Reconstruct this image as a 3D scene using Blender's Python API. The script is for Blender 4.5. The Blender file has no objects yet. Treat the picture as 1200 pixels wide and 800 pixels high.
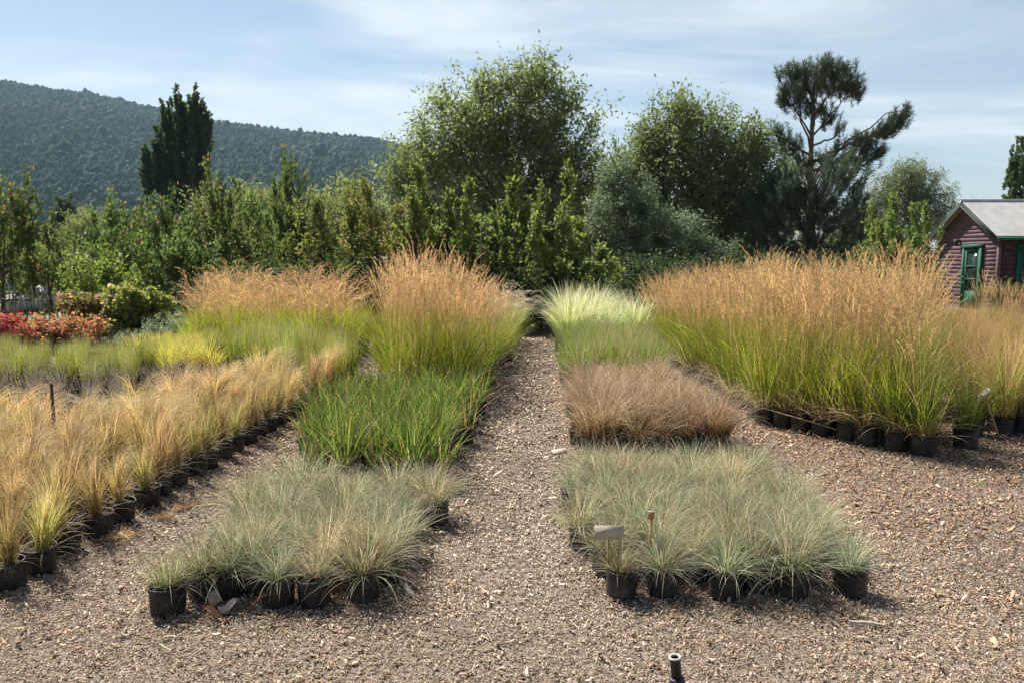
import bpy, math, random
import numpy as np
from mathutils import Vector

SC = bpy.context.scene
COL = SC.collection
PI = math.pi
RNG = np.random.default_rng(11)
F, HOR, EYE = 933.0, 303.0, 1.6          # focal length in photo pixels, horizon row, eye height
PITCH = math.atan((400 - HOR) / F)

# ------------------------------------------------------------------ helpers
def X(px, Y): return (px - 600.0) / F * Y
def Z(py, Y): return EYE + (HOR - py) / F * Y
def back(px, py, Y):
    """the point at distance Y that the tilted camera sees at (px, py): x, z"""
    u, v = (px - 600.0) / F, (400.0 - py) / F
    t = Y / (math.cos(PITCH) + v * math.sin(PITCH))
    return u * t, EYE + t * (v * math.cos(PITCH) - math.sin(PITCH)), t / F

def mesh(name, V, Q, C=None, mat=None, smooth=False):
    V = np.asarray(V, dtype=np.float32).reshape(-1, 3)
    Q = np.asarray(Q, dtype=np.int32).reshape(-1, 4)
    me = bpy.data.meshes.new(name)
    me.vertices.add(len(V)); me.vertices.foreach_set('co', V.ravel())
    me.loops.add(Q.size); me.loops.foreach_set('vertex_index', Q.ravel())
    me.polygons.add(len(Q)); me.polygons.foreach_set('loop_start', np.arange(len(Q), dtype=np.int32) * 4)
    if smooth: me.polygons.foreach_set('use_smooth', np.ones(len(Q), dtype=bool))
    me.update(calc_edges=True)
    if C is not None:
        C = np.asarray(C, dtype=np.float32).reshape(-1, 3)
        A = np.ones((len(C), 4), dtype=np.float32); A[:, :3] = np.clip(C, 0, 1)
        at = me.color_attributes.new('Col', 'FLOAT_COLOR', 'POINT')
        at.data.foreach_set('color', A.ravel())
    if mat: me.materials.append(mat)
    return me

class MB:
    """collects quads (and their vertex colours) for ONE mesh"""
    def __init__(s): s.V, s.Q, s.C, s.n = [], [], [], 0
    def add(s, V, Q, C=None):
        V = np.asarray(V, float).reshape(-1, 3); Q = np.asarray(Q, int).reshape(-1, 4)
        s.V.append(V); s.Q.append(Q + s.n); s.n += len(V)
        if C is None: C = np.full((len(V), 3), .5)
        C = np.asarray(C, float)
        if C.ndim == 1: C = np.tile(C, (len(V), 1))
        s.C.append(C.reshape(-1, 3))
    def box(s, c, d, col=(.5, .5, .5), rot=None):
        h = np.array(d) / 2.0
        P = np.array([[x, y, z] for z in (-1, 1) for y in (-1, 1) for x in (-1, 1)], float) * h
        if rot is not None: P = P @ np.array(rot).T
        s.add(P + np.array(c), [[0, 2, 3, 1], [4, 5, 7, 6], [0, 1, 5, 4], [2, 6, 7, 3], [0, 4, 6, 2], [1, 3, 7, 5]], np.array(col))
    def tube(s, P, R, n=6, col=(.5, .5, .5), cap=True):
        P = np.asarray(P, float); R = np.broadcast_to(np.asarray(R, float), (len(P),))
        T = np.gradient(P, axis=0); T /= np.linalg.norm(T, axis=1)[:, None] + 1e-9
        a = np.where(np.abs(T[:, 2:3]) > .9, np.array([[1., 0, 0]]), np.array([[0, 0, 1.]]))
        U = np.cross(T, a); U /= np.linalg.norm(U, axis=1)[:, None] + 1e-9
        W = np.cross(T, U)
        an = np.arange(n) / n * 2 * PI
        V = P[:, None] + R[:, None, None] * (np.cos(an)[None, :, None] * U[:, None] + np.sin(an)[None, :, None] * W[:, None])
        Q = []
        for i in range(len(P) - 1):
            for j in range(n):
                k = (j + 1) % n
                Q.append([i * n + j, i * n + k, (i + 1) * n + k, (i + 1) * n + j])
        V = V.reshape(-1, 3)
        if cap:
            for b in (0, (len(P) - 1) * n):
                for j in range(1, n - 1, 2):
                    Q.append([b, b + j, b + j + 1, b + min(j + 2, n - 1)])
        s.add(V, Q, np.array(col))
    def lathe(s, prof, n=20, col=(.5, .5, .5), wob=0, rng=None):
        prof = np.asarray(prof, float); m = len(prof)
        an = np.arange(n) / n * 2 * PI
        V = np.zeros((m, n, 3))
        w = np.ones(n) if not wob else 1 + wob * np.sin(2 * an + rng.random() * 6) + wob * .6 * np.sin(5 * an + rng.random() * 6)
        for i, (r, z) in enumerate(prof):
            V[i, :, 0] = r * w * np.cos(an); V[i, :, 1] = r * w * np.sin(an); V[i, :, 2] = z
            if wob: V[i, :, 2] += wob * .12 * np.sin(an * 1 + 1.3) * (z > .02)
        Q = [[i * n + j, i * n + (j + 1) % n, (i + 1) * n + (j + 1) % n, (i + 1) * n + j] for i in range(m - 1) for j in range(n)]
        s.add(V, Q, np.array(col))
    def mesh(s, name, mat, smooth=False):
        return mesh(name, np.concatenate(s.V), np.concatenate(s.Q), np.concatenate(s.C), mat, smooth)
    def build(s, name, mat, parent=None, smooth=False):
        return obj(name, s.mesh(name, mat, smooth), parent)

def obj(name, me, parent=None, loc=(0, 0, 0)):
    o = bpy.data.objects.new(name, me); COL.objects.link(o)
    o.location = loc
    if parent: o.parent = parent
    return o

def tag(o, label=None, cat=None, group=None, kind=None):
    if label: o['label'] = label
    if cat: o['category'] = cat
    if group: o['group'] = group
    if kind: o['kind'] = kind
    return o

def thing(name, label, cat, loc=(0, 0, 0), rz=0, group=None):
    o = bpy.data.objects.new(name, None); COL.objects.link(o)
    o.empty_display_size = .1
    o.location = loc; o.rotation_euler = (0, 0, rz)
    return tag(o, label, cat, group, 'thing' if cat else None)

ORD = 'first second third fourth fifth sixth seventh eighth ninth tenth eleventh twelfth thirteenth fourteenth fifteenth sixteenth seventeenth eighteenth nineteenth twentieth'.split()
TENS = {20: 'twenty', 30: 'thirty', 40: 'forty', 50: 'fifty'}
def ordinal(i):
    if i < 20: return ORD[i]
    t, u = divmod(i + 1, 10)
    return (TENS[t * 10] + '-' + ORD[u - 1]) if u else {20: 'twentieth', 30: 'thirtieth', 40: 'fortieth', 50: 'fiftieth'}[t * 10]

# ------------------------------------------------------------------ materials
def new_mat(name):
    m = bpy.data.materials.new(name); m.use_nodes = True
    nt = m.node_tree; nt.nodes.clear()
    out = nt.nodes.new('ShaderNodeOutputMaterial')
    return m, nt, out
def N(nt, t, **kw):
    n = nt.nodes.new(t)
    for k, v in kw.items(): setattr(n, k, v)
    return n
def L(nt, a, b): nt.links.new(a, b)

def leaf_mat(name, trans=.45, rough=.5, spec=.35, var=.16, tgain=1.25, hue=.015):
    """foliage: colour from the mesh, small change from plant to plant, light coming through the blades"""
    m, nt, out = new_mat(name)
    at = N(nt, 'ShaderNodeAttribute', attribute_name='Col')
    oi = N(nt, 'ShaderNodeObjectInfo')
    mr = N(nt, 'ShaderNodeMapRange'); mr.inputs[3].default_value = 1 - var; mr.inputs[4].default_value = 1 + var
    L(nt, oi.outputs['Random'], mr.inputs[0])
    mh = N(nt, 'ShaderNodeMapRange'); mh.inputs[3].default_value = .5 - hue; mh.inputs[4].default_value = .5 + hue
    ml = N(nt, 'ShaderNodeMath', operation='FRACT'); mm = N(nt, 'ShaderNodeMath', operation='MULTIPLY'); mm.inputs[1].default_value = 7.13
    L(nt, oi.outputs['Random'], mm.inputs[0]); L(nt, mm.outputs[0], ml.inputs[0]); L(nt, ml.outputs[0], mh.inputs[0])
    hs = N(nt, 'ShaderNodeHueSaturation')
    L(nt, mh.outputs[0], hs.inputs['Hue']); L(nt, mr.outputs[0], hs.inputs['Value']); L(nt, at.outputs['Color'], hs.inputs['Color'])
    pb = N(nt, 'ShaderNodeBsdfPrincipled'); pb.inputs['Roughness'].default_value = rough
    pb.inputs['Specular IOR Level'].default_value = spec
    L(nt, hs.outputs[0], pb.inputs['Base Color'])
    g = N(nt, 'ShaderNodeHueSaturation'); g.inputs['Value'].default_value = tgain; g.inputs['Saturation'].default_value = 1.08
    L(nt, hs.outputs[0], g.inputs['Color'])
    tr = N(nt, 'ShaderNodeBsdfTranslucent'); L(nt, g.outputs[0], tr.inputs['Color'])
    mx = N(nt, 'ShaderNodeMixShader'); mx.inputs[0].default_value = trans
    L(nt, pb.outputs[0], mx.inputs[1]); L(nt, tr.outputs[0], mx.inputs[2]); L(nt, mx.outputs[0], out.inputs[0])
    return m

def col_mat(name, rough=.8, spec=.3, noise=0, scale=20, bump=0, bscale=60, dirt=None, stretch=None):
    """solid thing: colour from the mesh, broken up by noise, optional bump and dirt"""
    m, nt, out = new_mat(name)
    at = N(nt, 'ShaderNodeAttribute', attribute_name='Col')
    pb = N(nt, 'ShaderNodeBsdfPrincipled'); pb.inputs['Roughness'].default_value = rough
    pb.inputs['Specular IOR Level'].default_value = spec
    tc = N(nt, 'ShaderNodeTexCoord'); src = tc.outputs['Object']
    if stretch:
        mp = N(nt, 'ShaderNodeMapping'); mp.inputs['Scale'].default_value = stretch
        L(nt, src, mp.inputs[0]); src = mp.outputs[0]
    c = at.outputs['Color']
    if noise:
        nz = N(nt, 'ShaderNodeTexNoise'); nz.inputs['Scale'].default_value = scale; nz.inputs['Detail'].default_value = 6
        L(nt, src, nz.inputs['Vector'])
        mr = N(nt, 'ShaderNodeMapRange'); mr.inputs[1].default_value = .3; mr.inputs[2].default_value = .7
        mr.inputs[3].default_value = 1 - noise; mr.inputs[4].default_value = 1 + noise
        L(nt, nz.outputs[0], mr.inputs[0])
        hs = N(nt, 'ShaderNodeHueSaturation'); L(nt, mr.outputs[0], hs.inputs['Value']); L(nt, c, hs.inputs['Color']); c = hs.outputs[0]
    if dirt:
        nz = N(nt, 'ShaderNodeTexNoise'); nz.inputs['Scale'].default_value = scale * .35; nz.inputs['Detail'].default_value = 8; nz.inputs['Roughness'].default_value = .7
        L(nt, src, nz.inputs['Vector'])
        mr = N(nt, 'ShaderNodeMapRange'); mr.inputs[1].default_value = .48; mr.inputs[2].default_value = .66
        mr.inputs[4].default_value = dirt[3]
        L(nt, nz.outputs[0], mr.inputs[0])
        mx = N(nt, 'ShaderNodeMixRGB'); mx.inputs[2].default_value = (*dirt[:3], 1)
        L(nt, mr.outputs[0], mx.inputs[0]); L(nt, c, mx.inputs[1]); c = mx.outputs[0]
    L(nt, c, pb.inputs['Base Color'])
    if bump:
        nb = N(nt, 'ShaderNodeTexNoise'); nb.inputs['Scale'].default_value = bscale; nb.inputs['Detail'].default_value = 5
        L(nt, src, nb.inputs['Vector'])
        b = N(nt, 'ShaderNodeBump'); b.inputs['Strength'].default_value = bump; b.inputs['Distance'].default_value = .02
        L(nt, nb.outputs[0], b.inputs['Height']); L(nt, b.outputs[0], pb.inputs['Normal'])
    L(nt, pb.outputs[0], out.inputs[0])
    return m

M_GRASS = leaf_mat('grass_blades', .45, .5, .3, .24)
M_STRAW = leaf_mat('dry_seed_heads', .45, .6, .2, .12)
M_LEAF = leaf_mat('tree_leaves', .5, .55, .3, .12, tgain=1.6)
M_NEEDLE = leaf_mat('conifer_needles', .25, .6, .2, .1)
M_PLASTIC = col_mat('black_nursery_plastic', .5, .4, .25, 30, .25, 45, dirt=(.15, .12, .095, .45))
M_SOIL = col_mat('potting_soil', .95, .1, .4, 90, .9, 120)
M_BARK = col_mat('bark', .9, .2, .35, 6, .8, 14, stretch=(3, 3, .6))
M_WOOD = col_mat('weathered_wood', .85, .2, .25, 14, .4, 60, stretch=(4, 4, .5))
M_BOARD = col_mat('painted_clapboard', .75, .25, .3, 7, .35, 40, dirt=(.20, .13, .13, .6), stretch=(3, .5, 3))
M_GREEN = col_mat('green_gloss_paint', .65, .3, .18, 12, .1, 40, dirt=(.10, .14, .10, .3))
M_TIN = col_mat('corrugated_tin', .55, .5, .18, 3, 0, 30, dirt=(.38, .33, .28, .5))
M_CARD = col_mat('weathered_label_card', .8, .2, .12, 60, .1, 80, dirt=(.45, .40, .33, .5))
M_ROCK = col_mat('pale_stone', .9, .2, .3, 5, .6, 12)
M_CHIP = col_mat('wood_chip', .85, .2, .15, 120)
M_METAL = col_mat('dark_metal', .5, .5, .15, 20)

def glass_mat():
    m, nt, out = new_mat('window_glass')
    pb = N(nt, 'ShaderNodeBsdfPrincipled'); pb.inputs['Base Color'].default_value = (.02, .03, .03, 1)
    pb.inputs['Roughness'].default_value = .06; pb.inputs['Specular IOR Level'].default_value = .6
    L(nt, pb.outputs[0], out.inputs[0]); return m
M_GLASS = glass_mat()

# ------------------------------------------------------------------ blades
def blades(mb, rng, n, r0, z0, ln, w, lean, droop, seg, cols, dead=None, deadf=0, jit=.18, wind=(0, 0), tw=.6, az=None, base=None, pw=1.5, zs=0, tipw=.12, lfun=None):
    """n curved grass blades from a tuft; cols = colours at base, middle, tip. Returns tip points and directions"""
    a0 = rng.random(n) * 2 * PI
    rr = r0 * np.sqrt(rng.random(n))
    if base is None:
        B = np.stack([rr * np.cos(a0), rr * np.sin(a0), np.full(n, z0) - zs * rng.random(n)], 1)
    else: B = base
    A = a0 + rng.normal(0, .5, n) if az is None else az
    ll = rng.uniform(ln[0], ln[1], n) if lfun is None else lfun(n)
    le = lean[0] + (lean[1] - lean[0]) * rng.random(n) ** 1.3
    dr = droop[0] + (droop[1] - droop[0]) * rng.random(n) ** 1.4
    t = np.linspace(0, 1, seg + 1)
    th = le[:, None] + dr[:, None] * t[None] ** pw
    ds = (ll / seg)[:, None]
    tm = (th[:, 1:] + th[:, :-1]) / 2
    ca, sa = np.cos(A)[:, None], np.sin(A)[:, None]
    dx = np.sin(tm) * ca + wind[0] * t[1:] ** 1.3; dy = np.sin(tm) * sa + wind[1] * t[1:] ** 1.3; dz = np.cos(tm)
    nn = np.sqrt(dx**2 + dy**2 + dz**2)
    D = np.stack([dx / nn, dy / nn, dz / nn], 2) * ds[:, :, None]
    P = np.concatenate([B[:, None], B[:, None] + np.cumsum(D, 1)], 1)
    ww = (rng.uniform(.7, 1.25, n) * w)[:, None] * (1 - (1 - tipw) * t[None] ** 2.2) * (.75 + .25 * np.minimum(1, t[None] * 4))
    tws = rng.normal(0, tw, n)[:, None]
    S = np.stack([-sa * np.ones_like(th), ca * np.ones_like(th), np.zeros_like(th)], 2)
    Nn = np.stack([np.cos(th) * ca, np.cos(th) * sa, -np.sin(th)], 2)
    S = S * np.cos(tws)[:, :, None] + Nn * np.sin(tws)[:, :, None]
    V = np.stack([P - S * ww[:, :, None] / 2, P + S * ww[:, :, None] / 2], 2)
    k = seg + 1
    b = (np.arange(n) * k * 2)[:, None] + (np.arange(seg) * 2)[None]
    Q = np.stack([b, b + 1, b + 3, b + 2], 2)
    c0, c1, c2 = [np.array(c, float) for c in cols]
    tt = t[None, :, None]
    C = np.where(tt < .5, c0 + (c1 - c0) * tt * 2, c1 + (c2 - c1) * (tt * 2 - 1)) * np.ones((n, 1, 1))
    if deadf:
        dm = (rng.random(n) < deadf)[:, None, None]
        C = np.where(dm, np.array(dead)[None, None], C)
    C = C * np.exp(rng.normal(0, jit, (n, 1, 1))) * (1 + rng.normal(0, .05, (n, 1, 3)))
    C = np.repeat(C[:, :, None], 2, 2)
    mb.add(V, Q, C)
    dd = D[:, -1]; dd = dd / np.linalg.norm(dd, axis=1)[:, None]
    return P[:, -1], dd, A

def plumes(mb, rng, tips, dirs, ln, k, sl, sw, spread, col, droop=0., az=None, jit=.15, prof=None):
    """feathery seed heads: k spikelets set along a (bending) axis at the top of each stem"""
    n = len(tips)
    ll = rng.uniform(ln[0], ln[1], n)
    t = np.tile(np.linspace(0, 1, k), (n, 1)) + rng.normal(0, .02, (n, k))
    a = rng.random((n, 1)) * 2 * PI if az is None else az[:, None]
    hx, hy = np.cos(a), np.sin(a)
    bend = droop * rng.uniform(.5, 1.3, (n, 1)) * t ** 1.7
    ax = dirs[:, None] + np.stack([hx * bend, hy * bend, -bend * .7], 2)
    ax /= np.linalg.norm(ax, axis=2)[:, :, None]
    P = tips[:, None] + ax * (t * ll[:, None])[:, :, None]
    ra = rng.random((n, k)) * 2 * PI
    rv = np.stack([np.cos(ra), np.sin(ra), np.zeros_like(ra)], 2)
    sp = spread if prof is None else spread * prof(np.clip(t, 0, 1))[:, :, None]
    d = ax + rv * sp; d /= np.linalg.norm(d, axis=2)[:, :, None]
    s = np.cross(d, rng.normal(0, 1, (n, k, 3))); s /= np.linalg.norm(s, axis=2)[:, :, None] + 1e-9
    l = (sl * rng.uniform(.6, 1.3, (n, k)))[:, :, None]; w = (sw * rng.uniform(.7, 1.3, (n, k)))[:, :, None]
    V = np.stack([P, P + d * l * .5 + s * w / 2, P + d * l, P + d * l * .5 - s * w / 2], 2)
    Q = np.arange(n * k * 4).reshape(-1, 4)
    C = np.array(col, float) * np.exp(rng.normal(0, jit, (n, 1, 1))) * np.exp(rng.normal(0, .12, (n, k, 1)))
    C = np.repeat(C[:, :, None], 4, 2)
    mb.add(V, Q, C)

# ------------------------------------------------------------------ pots
def pot_mesh(rng, r=.08, h=.14, name='pot'):
    mb = MB()
    t = .0025
    prof = [(0.002, .004), (r * .86, .003), (r * .9, .012)]
    for i in range(1, 9):
        z = .012 + (h - .03) * i / 9
        prof.append((r * (.9 + .08 * i / 9) + (.0012 if i % 2 else -.0006), z))
    prof += [(r * .985, h - .018), (r * 1.055, h - .014), (r * 1.06, h - .002), (r * 1.02, h), (r * 1.02 - t * 1.6, h - .002), (r * .96, h - .03), (r * .95, h - .045)]
    mb.lathe(prof, 22, (.016, .016, .018), .04, rng)
    return mb.mesh(name, M_PLASTIC, True)
def soil_mesh(rng, r=.08, h=.14):
    mb = MB()
    mb.lathe([(.001, h - .012), (r * .4, h - .014), (r * .75, h - .02), (r * .955, h - .026)], 14, (.07, .05, .035), .03, rng)
    return mb.mesh('soil', M_SOIL, True)
_r = np.random.default_rng(3)
POTS = [pot_mesh(_r) for _ in range(3)]
SOILS = [soil_mesh(_r) for _ in range(2)]
BIGPOTS = [pot_mesh(_r, .105, .185) for _ in range(3)]
BIGSOILS = [soil_mesh(_r, .105, .185) for _ in range(2)]

# ------------------------------------------------------------------ grass prototypes: list of (part name, mesh) lists
def proto_fescue(seed, blue=1., straw=.2, low=1., shag=0.):
    rng = np.random.default_rng(seed); mb = MB()
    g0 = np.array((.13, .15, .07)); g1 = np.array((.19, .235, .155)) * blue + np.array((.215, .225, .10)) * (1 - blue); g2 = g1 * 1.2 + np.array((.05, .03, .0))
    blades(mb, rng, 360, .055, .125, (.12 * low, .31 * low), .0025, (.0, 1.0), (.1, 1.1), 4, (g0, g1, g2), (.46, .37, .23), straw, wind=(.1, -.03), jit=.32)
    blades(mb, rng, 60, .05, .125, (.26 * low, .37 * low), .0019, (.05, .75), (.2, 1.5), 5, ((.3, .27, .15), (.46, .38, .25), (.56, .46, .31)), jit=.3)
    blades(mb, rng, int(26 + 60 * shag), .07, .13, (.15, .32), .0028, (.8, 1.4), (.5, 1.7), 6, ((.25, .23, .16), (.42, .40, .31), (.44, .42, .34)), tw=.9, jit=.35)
    if shag > .3: blades(mb, rng, 70, .06, .125, (.2, .4), .0022, (.2, 1.2), (.8, 2.6), 6, (g1, g2, (.50, .45, .33)), jit=.35)
    return [('foliage', mb.mesh('fescue_foliage', M_GRASS))]
def proto_stipa(seed, green=.3, tail=3, h=1.):
    rng = np.random.default_rng(seed); mb = MB()
    base = np.array((.24, .27, .08)) * green + np.array((.27, .20, .08)) * (1 - green)
    mid = np.array((.34, .33, .11)) * green + np.array((.42, .305, .14)) * (1 - green)
    tip = np.array((.50, .37, .19))
    wx, wy = rng.uniform(-.1, .12), rng.uniform(-.12, .1)
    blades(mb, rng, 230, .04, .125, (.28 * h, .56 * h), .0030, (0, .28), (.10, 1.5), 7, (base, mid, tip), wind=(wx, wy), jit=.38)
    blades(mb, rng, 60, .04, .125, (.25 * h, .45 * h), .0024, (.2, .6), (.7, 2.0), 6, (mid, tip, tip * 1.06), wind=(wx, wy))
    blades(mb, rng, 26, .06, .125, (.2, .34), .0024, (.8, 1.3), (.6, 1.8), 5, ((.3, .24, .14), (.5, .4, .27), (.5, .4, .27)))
    for _ in range(tail):                                    # twisted ropes of awns nodding over
        a = rng.uniform(-1.4, 1.4); n = 30
        blades(mb, rng, n, .012, .14, (.5 * h, .68 * h), .0024, (.03, .12), (1.5, 2.3), 9, (mid, tip, tip * 1.15), az=a + rng.normal(0, .10, n), jit=.1, pw=2.6)
    return [('foliage', mb.mesh('feather_grass_foliage', M_GRASS))]
def proto_lily(seed):
    rng = np.random.default_rng(seed); mb = MB()
    blades(mb, rng, 56, .06, .12, (.24, .46), .0092, (0, .6), (.05, .9), 5, ((.12, .16, .04), (.10, .15, .03), (.17, .21, .055)), (.36, .28, .09), .08, wind=(.12, 0), tipw=.08, jit=.34)
    blades(mb, rng, 8, .06, .12, (.25, .4), .006, (.2, .9), (.3, 1.2), 5, ((.3, .22, .08), (.40, .30, .14), (.42, .30, .16)))
    return [('foliage', mb.mesh('lily_foliage', M_GRASS))]
def proto_sedge(seed):
    rng = np.random.default_rng(seed); mb = MB()
    blades(mb, rng, 260, .05, .12, (.26, .50), .0026, (0, .5), (.3, 1.9), 6, ((.12, .07, .03), (.22, .145, .072), (.42, .315, .20)), wind=(.08, 0), jit=.42)
    blades(mb, rng, 60, .05, .12, (.36, .55), .0022, (0, .45), (.8, 2.4), 7, ((.2, .13, .08), (.42, .31, .215), (.60, .49, .38)), jit=.3)
    return [('foliage', mb.mesh('sedge_foliage', M_GRASS))]
def proto_reed(seed, hs=1., nst=40, leafcol=None, arch=.0, lo=.82):
    """feather reed grass: yellow-green leaves below, upright tan plumes above"""
    rng = np.random.default_rng(seed); mb = MB()
    c = leafcol or ((.28, .22, .08), (.175, .215, .028), (.25, .27, .04))
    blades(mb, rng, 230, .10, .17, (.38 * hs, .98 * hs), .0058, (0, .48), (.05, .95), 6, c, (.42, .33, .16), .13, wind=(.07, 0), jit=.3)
    blades(mb, rng, 44, .10, .17, (.25, .55), .0048, (.5, 1.2), (.3, 1.6), 6, ((.35, .28, .14), (.44, .35, .2), (.46, .37, .22)))
    f = ('foliage', mb.mesh('reed_grass_foliage', M_GRASS))
    mb = MB()
    tip, d, az = blades(mb, rng, nst, .075, .17, (lo * hs, 1.32 * hs), .0026, (0, .19), (0, .16 + arch), 5, ((.24, .24, .06), (.38, .28, .11), (.44, .31, .15)), wind=(.05, 0), tipw=.6, jit=.28)
    plumes(mb, rng, tip - d * .02, d, (.17, .29), 34, .026, .0058, .30, (.525, .355, .19), .22 + arch, az, jit=.26, prof=lambda t: .45 + 1.0 * np.sin(np.clip(t * 1.05, 0, 1) * PI) ** .7)
    return [f, ('plume_sprays', mb.mesh('reed_grass_plumes', M_STRAW))]
def proto_foxtail(seed):
    rng = np.random.default_rng(seed); mb = MB()
    blades(mb, rng, 190, .07, .17, (.45, .85), .005, (0, .5), (.3, 1.3), 6, ((.24, .25, .07), (.22, .28, .06), (.34, .36, .12)), wind=(.1, 0))
    f = ('foliage', mb.mesh('fountain_grass_foliage', M_GRASS))
    mb = MB()
    tip, d, az = blades(mb, rng, 24, .06, .17, (.6, .9), .0026, (.05, .5), (.2, .9), 6, ((.3, .3, .1), (.4, .36, .2), (.5, .42, .28)), wind=(.1, 0), tipw=.7)
    plumes(mb, rng, tip, d, (.12, .2), 40, .022, .003, .8, (.66, .58, .45), 1.0, az)
    return [f, ('plume_sprays', mb.mesh('fountain_grass_plumes', M_STRAW))]
def proto_variegated(seed):
    rng = np.random.default_rng(seed); mb = MB()
    blades(mb, rng, 150, .08, .17, (.6, 1.05), .009, (0, .4), (.2, 1.5), 7, ((.2, .26, .07), (.42, .46, .21), (.68, .66, .42)), wind=(.02, 0), jit=.22)
    blades(mb, rng, 50, .08, .17, (.5, .9), .007, (0, .5), (.3, 1.3), 6, ((.18, .24, .05), (.22, .30, .06), (.34, .40, .12)))
    return [('foliage', mb.mesh('variegated_foliage', M_GRASS))]
def proto_moor(seed):
    rng = np.random.default_rng(seed); mb = MB()
    blades(mb, rng, 240, .07, .12, (.28, .60), .0038, (0, .42), (.05, .9), 5, ((.16, .2, .04), (.135, .20, .03), (.23, .28, .07)), (.42, .34, .2), .14, jit=.3)
    tip, d, az = blades(mb, rng, 30, .06, .12, (.4, .62), .002, (0, .3), (.1, .8), 5, ((.3, .28, .1), (.42, .34, .2), (.52, .42, .3)))
    return [('foliage', mb.mesh('moor_grass_foliage', M_GRASS))]
def proto_redtan(seed):
    rng = np.random.default_rng(seed); mb = MB()
    blades(mb, rng, 170, .09, .17, (.3, .60), .0055, (0, .6), (.1, 1.1), 5, ((.25, .22, .08), (.19, .23, .04), (.28, .29, .06)), (.42, .3, .15), .2, jit=.3)
    blades(mb, rng, 150, .07, .17, (.38, .75), .0026, (0, .5), (.1, 1.1), 6, ((.24, .2, .07), (.36, .23, .11), (.48, .30, .16)), jit=.38)
    return [('foliage', mb.mesh('switch_grass_foliage', M_GRASS))]
def proto_lime(seed):
    rng = np.random.default_rng(seed); mb = MB()
    blades(mb, rng, 230, .085, .12, (.22, .44), .0042, (0, .22), (0, .35), 3, ((.18, .18, .05), (.225, .262, .035), (.29, .30, .08)), (.3, .25, .13), .12, jit=.3)
    blades(mb, rng, 40, .08, .12, (.36, .52), .002, (0, .2), (0, .3), 3, ((.25, .22, .1), (.33, .29, .17), (.38, .33, .23)))
    return [('foliage', mb.mesh('rush_foliage', M_GRASS))]
def proto_gold(seed):
    rng = np.random.default_rng(seed); mb = MB()
    blades(mb, rng, 210, .08, .12, (.25, .5), .0055, (0, .5), (.2, 1.2), 5, ((.3, .26, .07), (.48, .46, .09), (.56, .52, .16)), (.5, .36, .17), .2)
    return [('foliage', mb.mesh('golden_grass_foliage', M_GRASS))]
def proto_stalk(seed):
    rng = np.random.default_rng(seed); mb = MB()
    tip, d, az = blades(mb, rng, 55, .06, .12, (.2, .45), .0028, (0, .45), (0, .3), 3, ((.10, .075, .055), (.15, .115, .09), (.24, .20, .17)), jit=.35)
    plumes(mb, rng, tip, d, (.03, .07), 10, .012, .005, .5, (.26, .21, .185))
    blades(mb, rng, 40, .06, .12, (.1, .2), .005, (.1, .9), (0, .8), 3, ((.10, .11, .06), (.16, .18, .11), (.24, .25, .18)))
    return [('foliage', mb.mesh('lavender_foliage', M_GRASS))]

def line(a, b, sp):
    n = max(2, int(round(math.hypot(b[0] - a[0], b[1] - a[1]) / sp)))
    return [(a[0] + (b[0] - a[0]) * i / n, a[1] + (b[1] - a[1]) * i / n) for i in range(n + 1)]
# ------------------------------------------------------------------ planting beds
def place(name, cat, label, group, proto, x, y, s, rz, pot=0, big=False, soil=True, lean=0., rng=RNG):
    t = thing(name, label, cat, (x, y, 0.0045), 0, group)
    ps = (BIGPOTS if big else POTS) if pot is not None else None
    if ps:
        po = obj('pot', ps[rng.integers(3)], t); po.rotation_euler = (rng.normal(0, .035), rng.normal(0, .035), rng.random() * 6.28)
        if soil: so = obj('soil', (BIGSOILS if big else SOILS)[rng.integers(2)], po)
    for nm, me in proto:
        o = obj(nm, me, t); o.rotation_euler = (rng.normal(0, lean), rng.normal(0, lean), rz); o.scale = s
        ph = (.165 if big else .122)
        o.location = (0, 0, ph * (1 - s[2]))
    return t

def inside(poly, x, y):
    c = False; n = len(poly)
    for i in range(n):
        x1, y1 = poly[i]; x2, y2 = poly[(i + 1) % n]
        if (y1 > y) != (y2 > y) and x < (x2 - x1) * (y - y1) / (y2 - y1) + x1: c = not c
    return c

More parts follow.
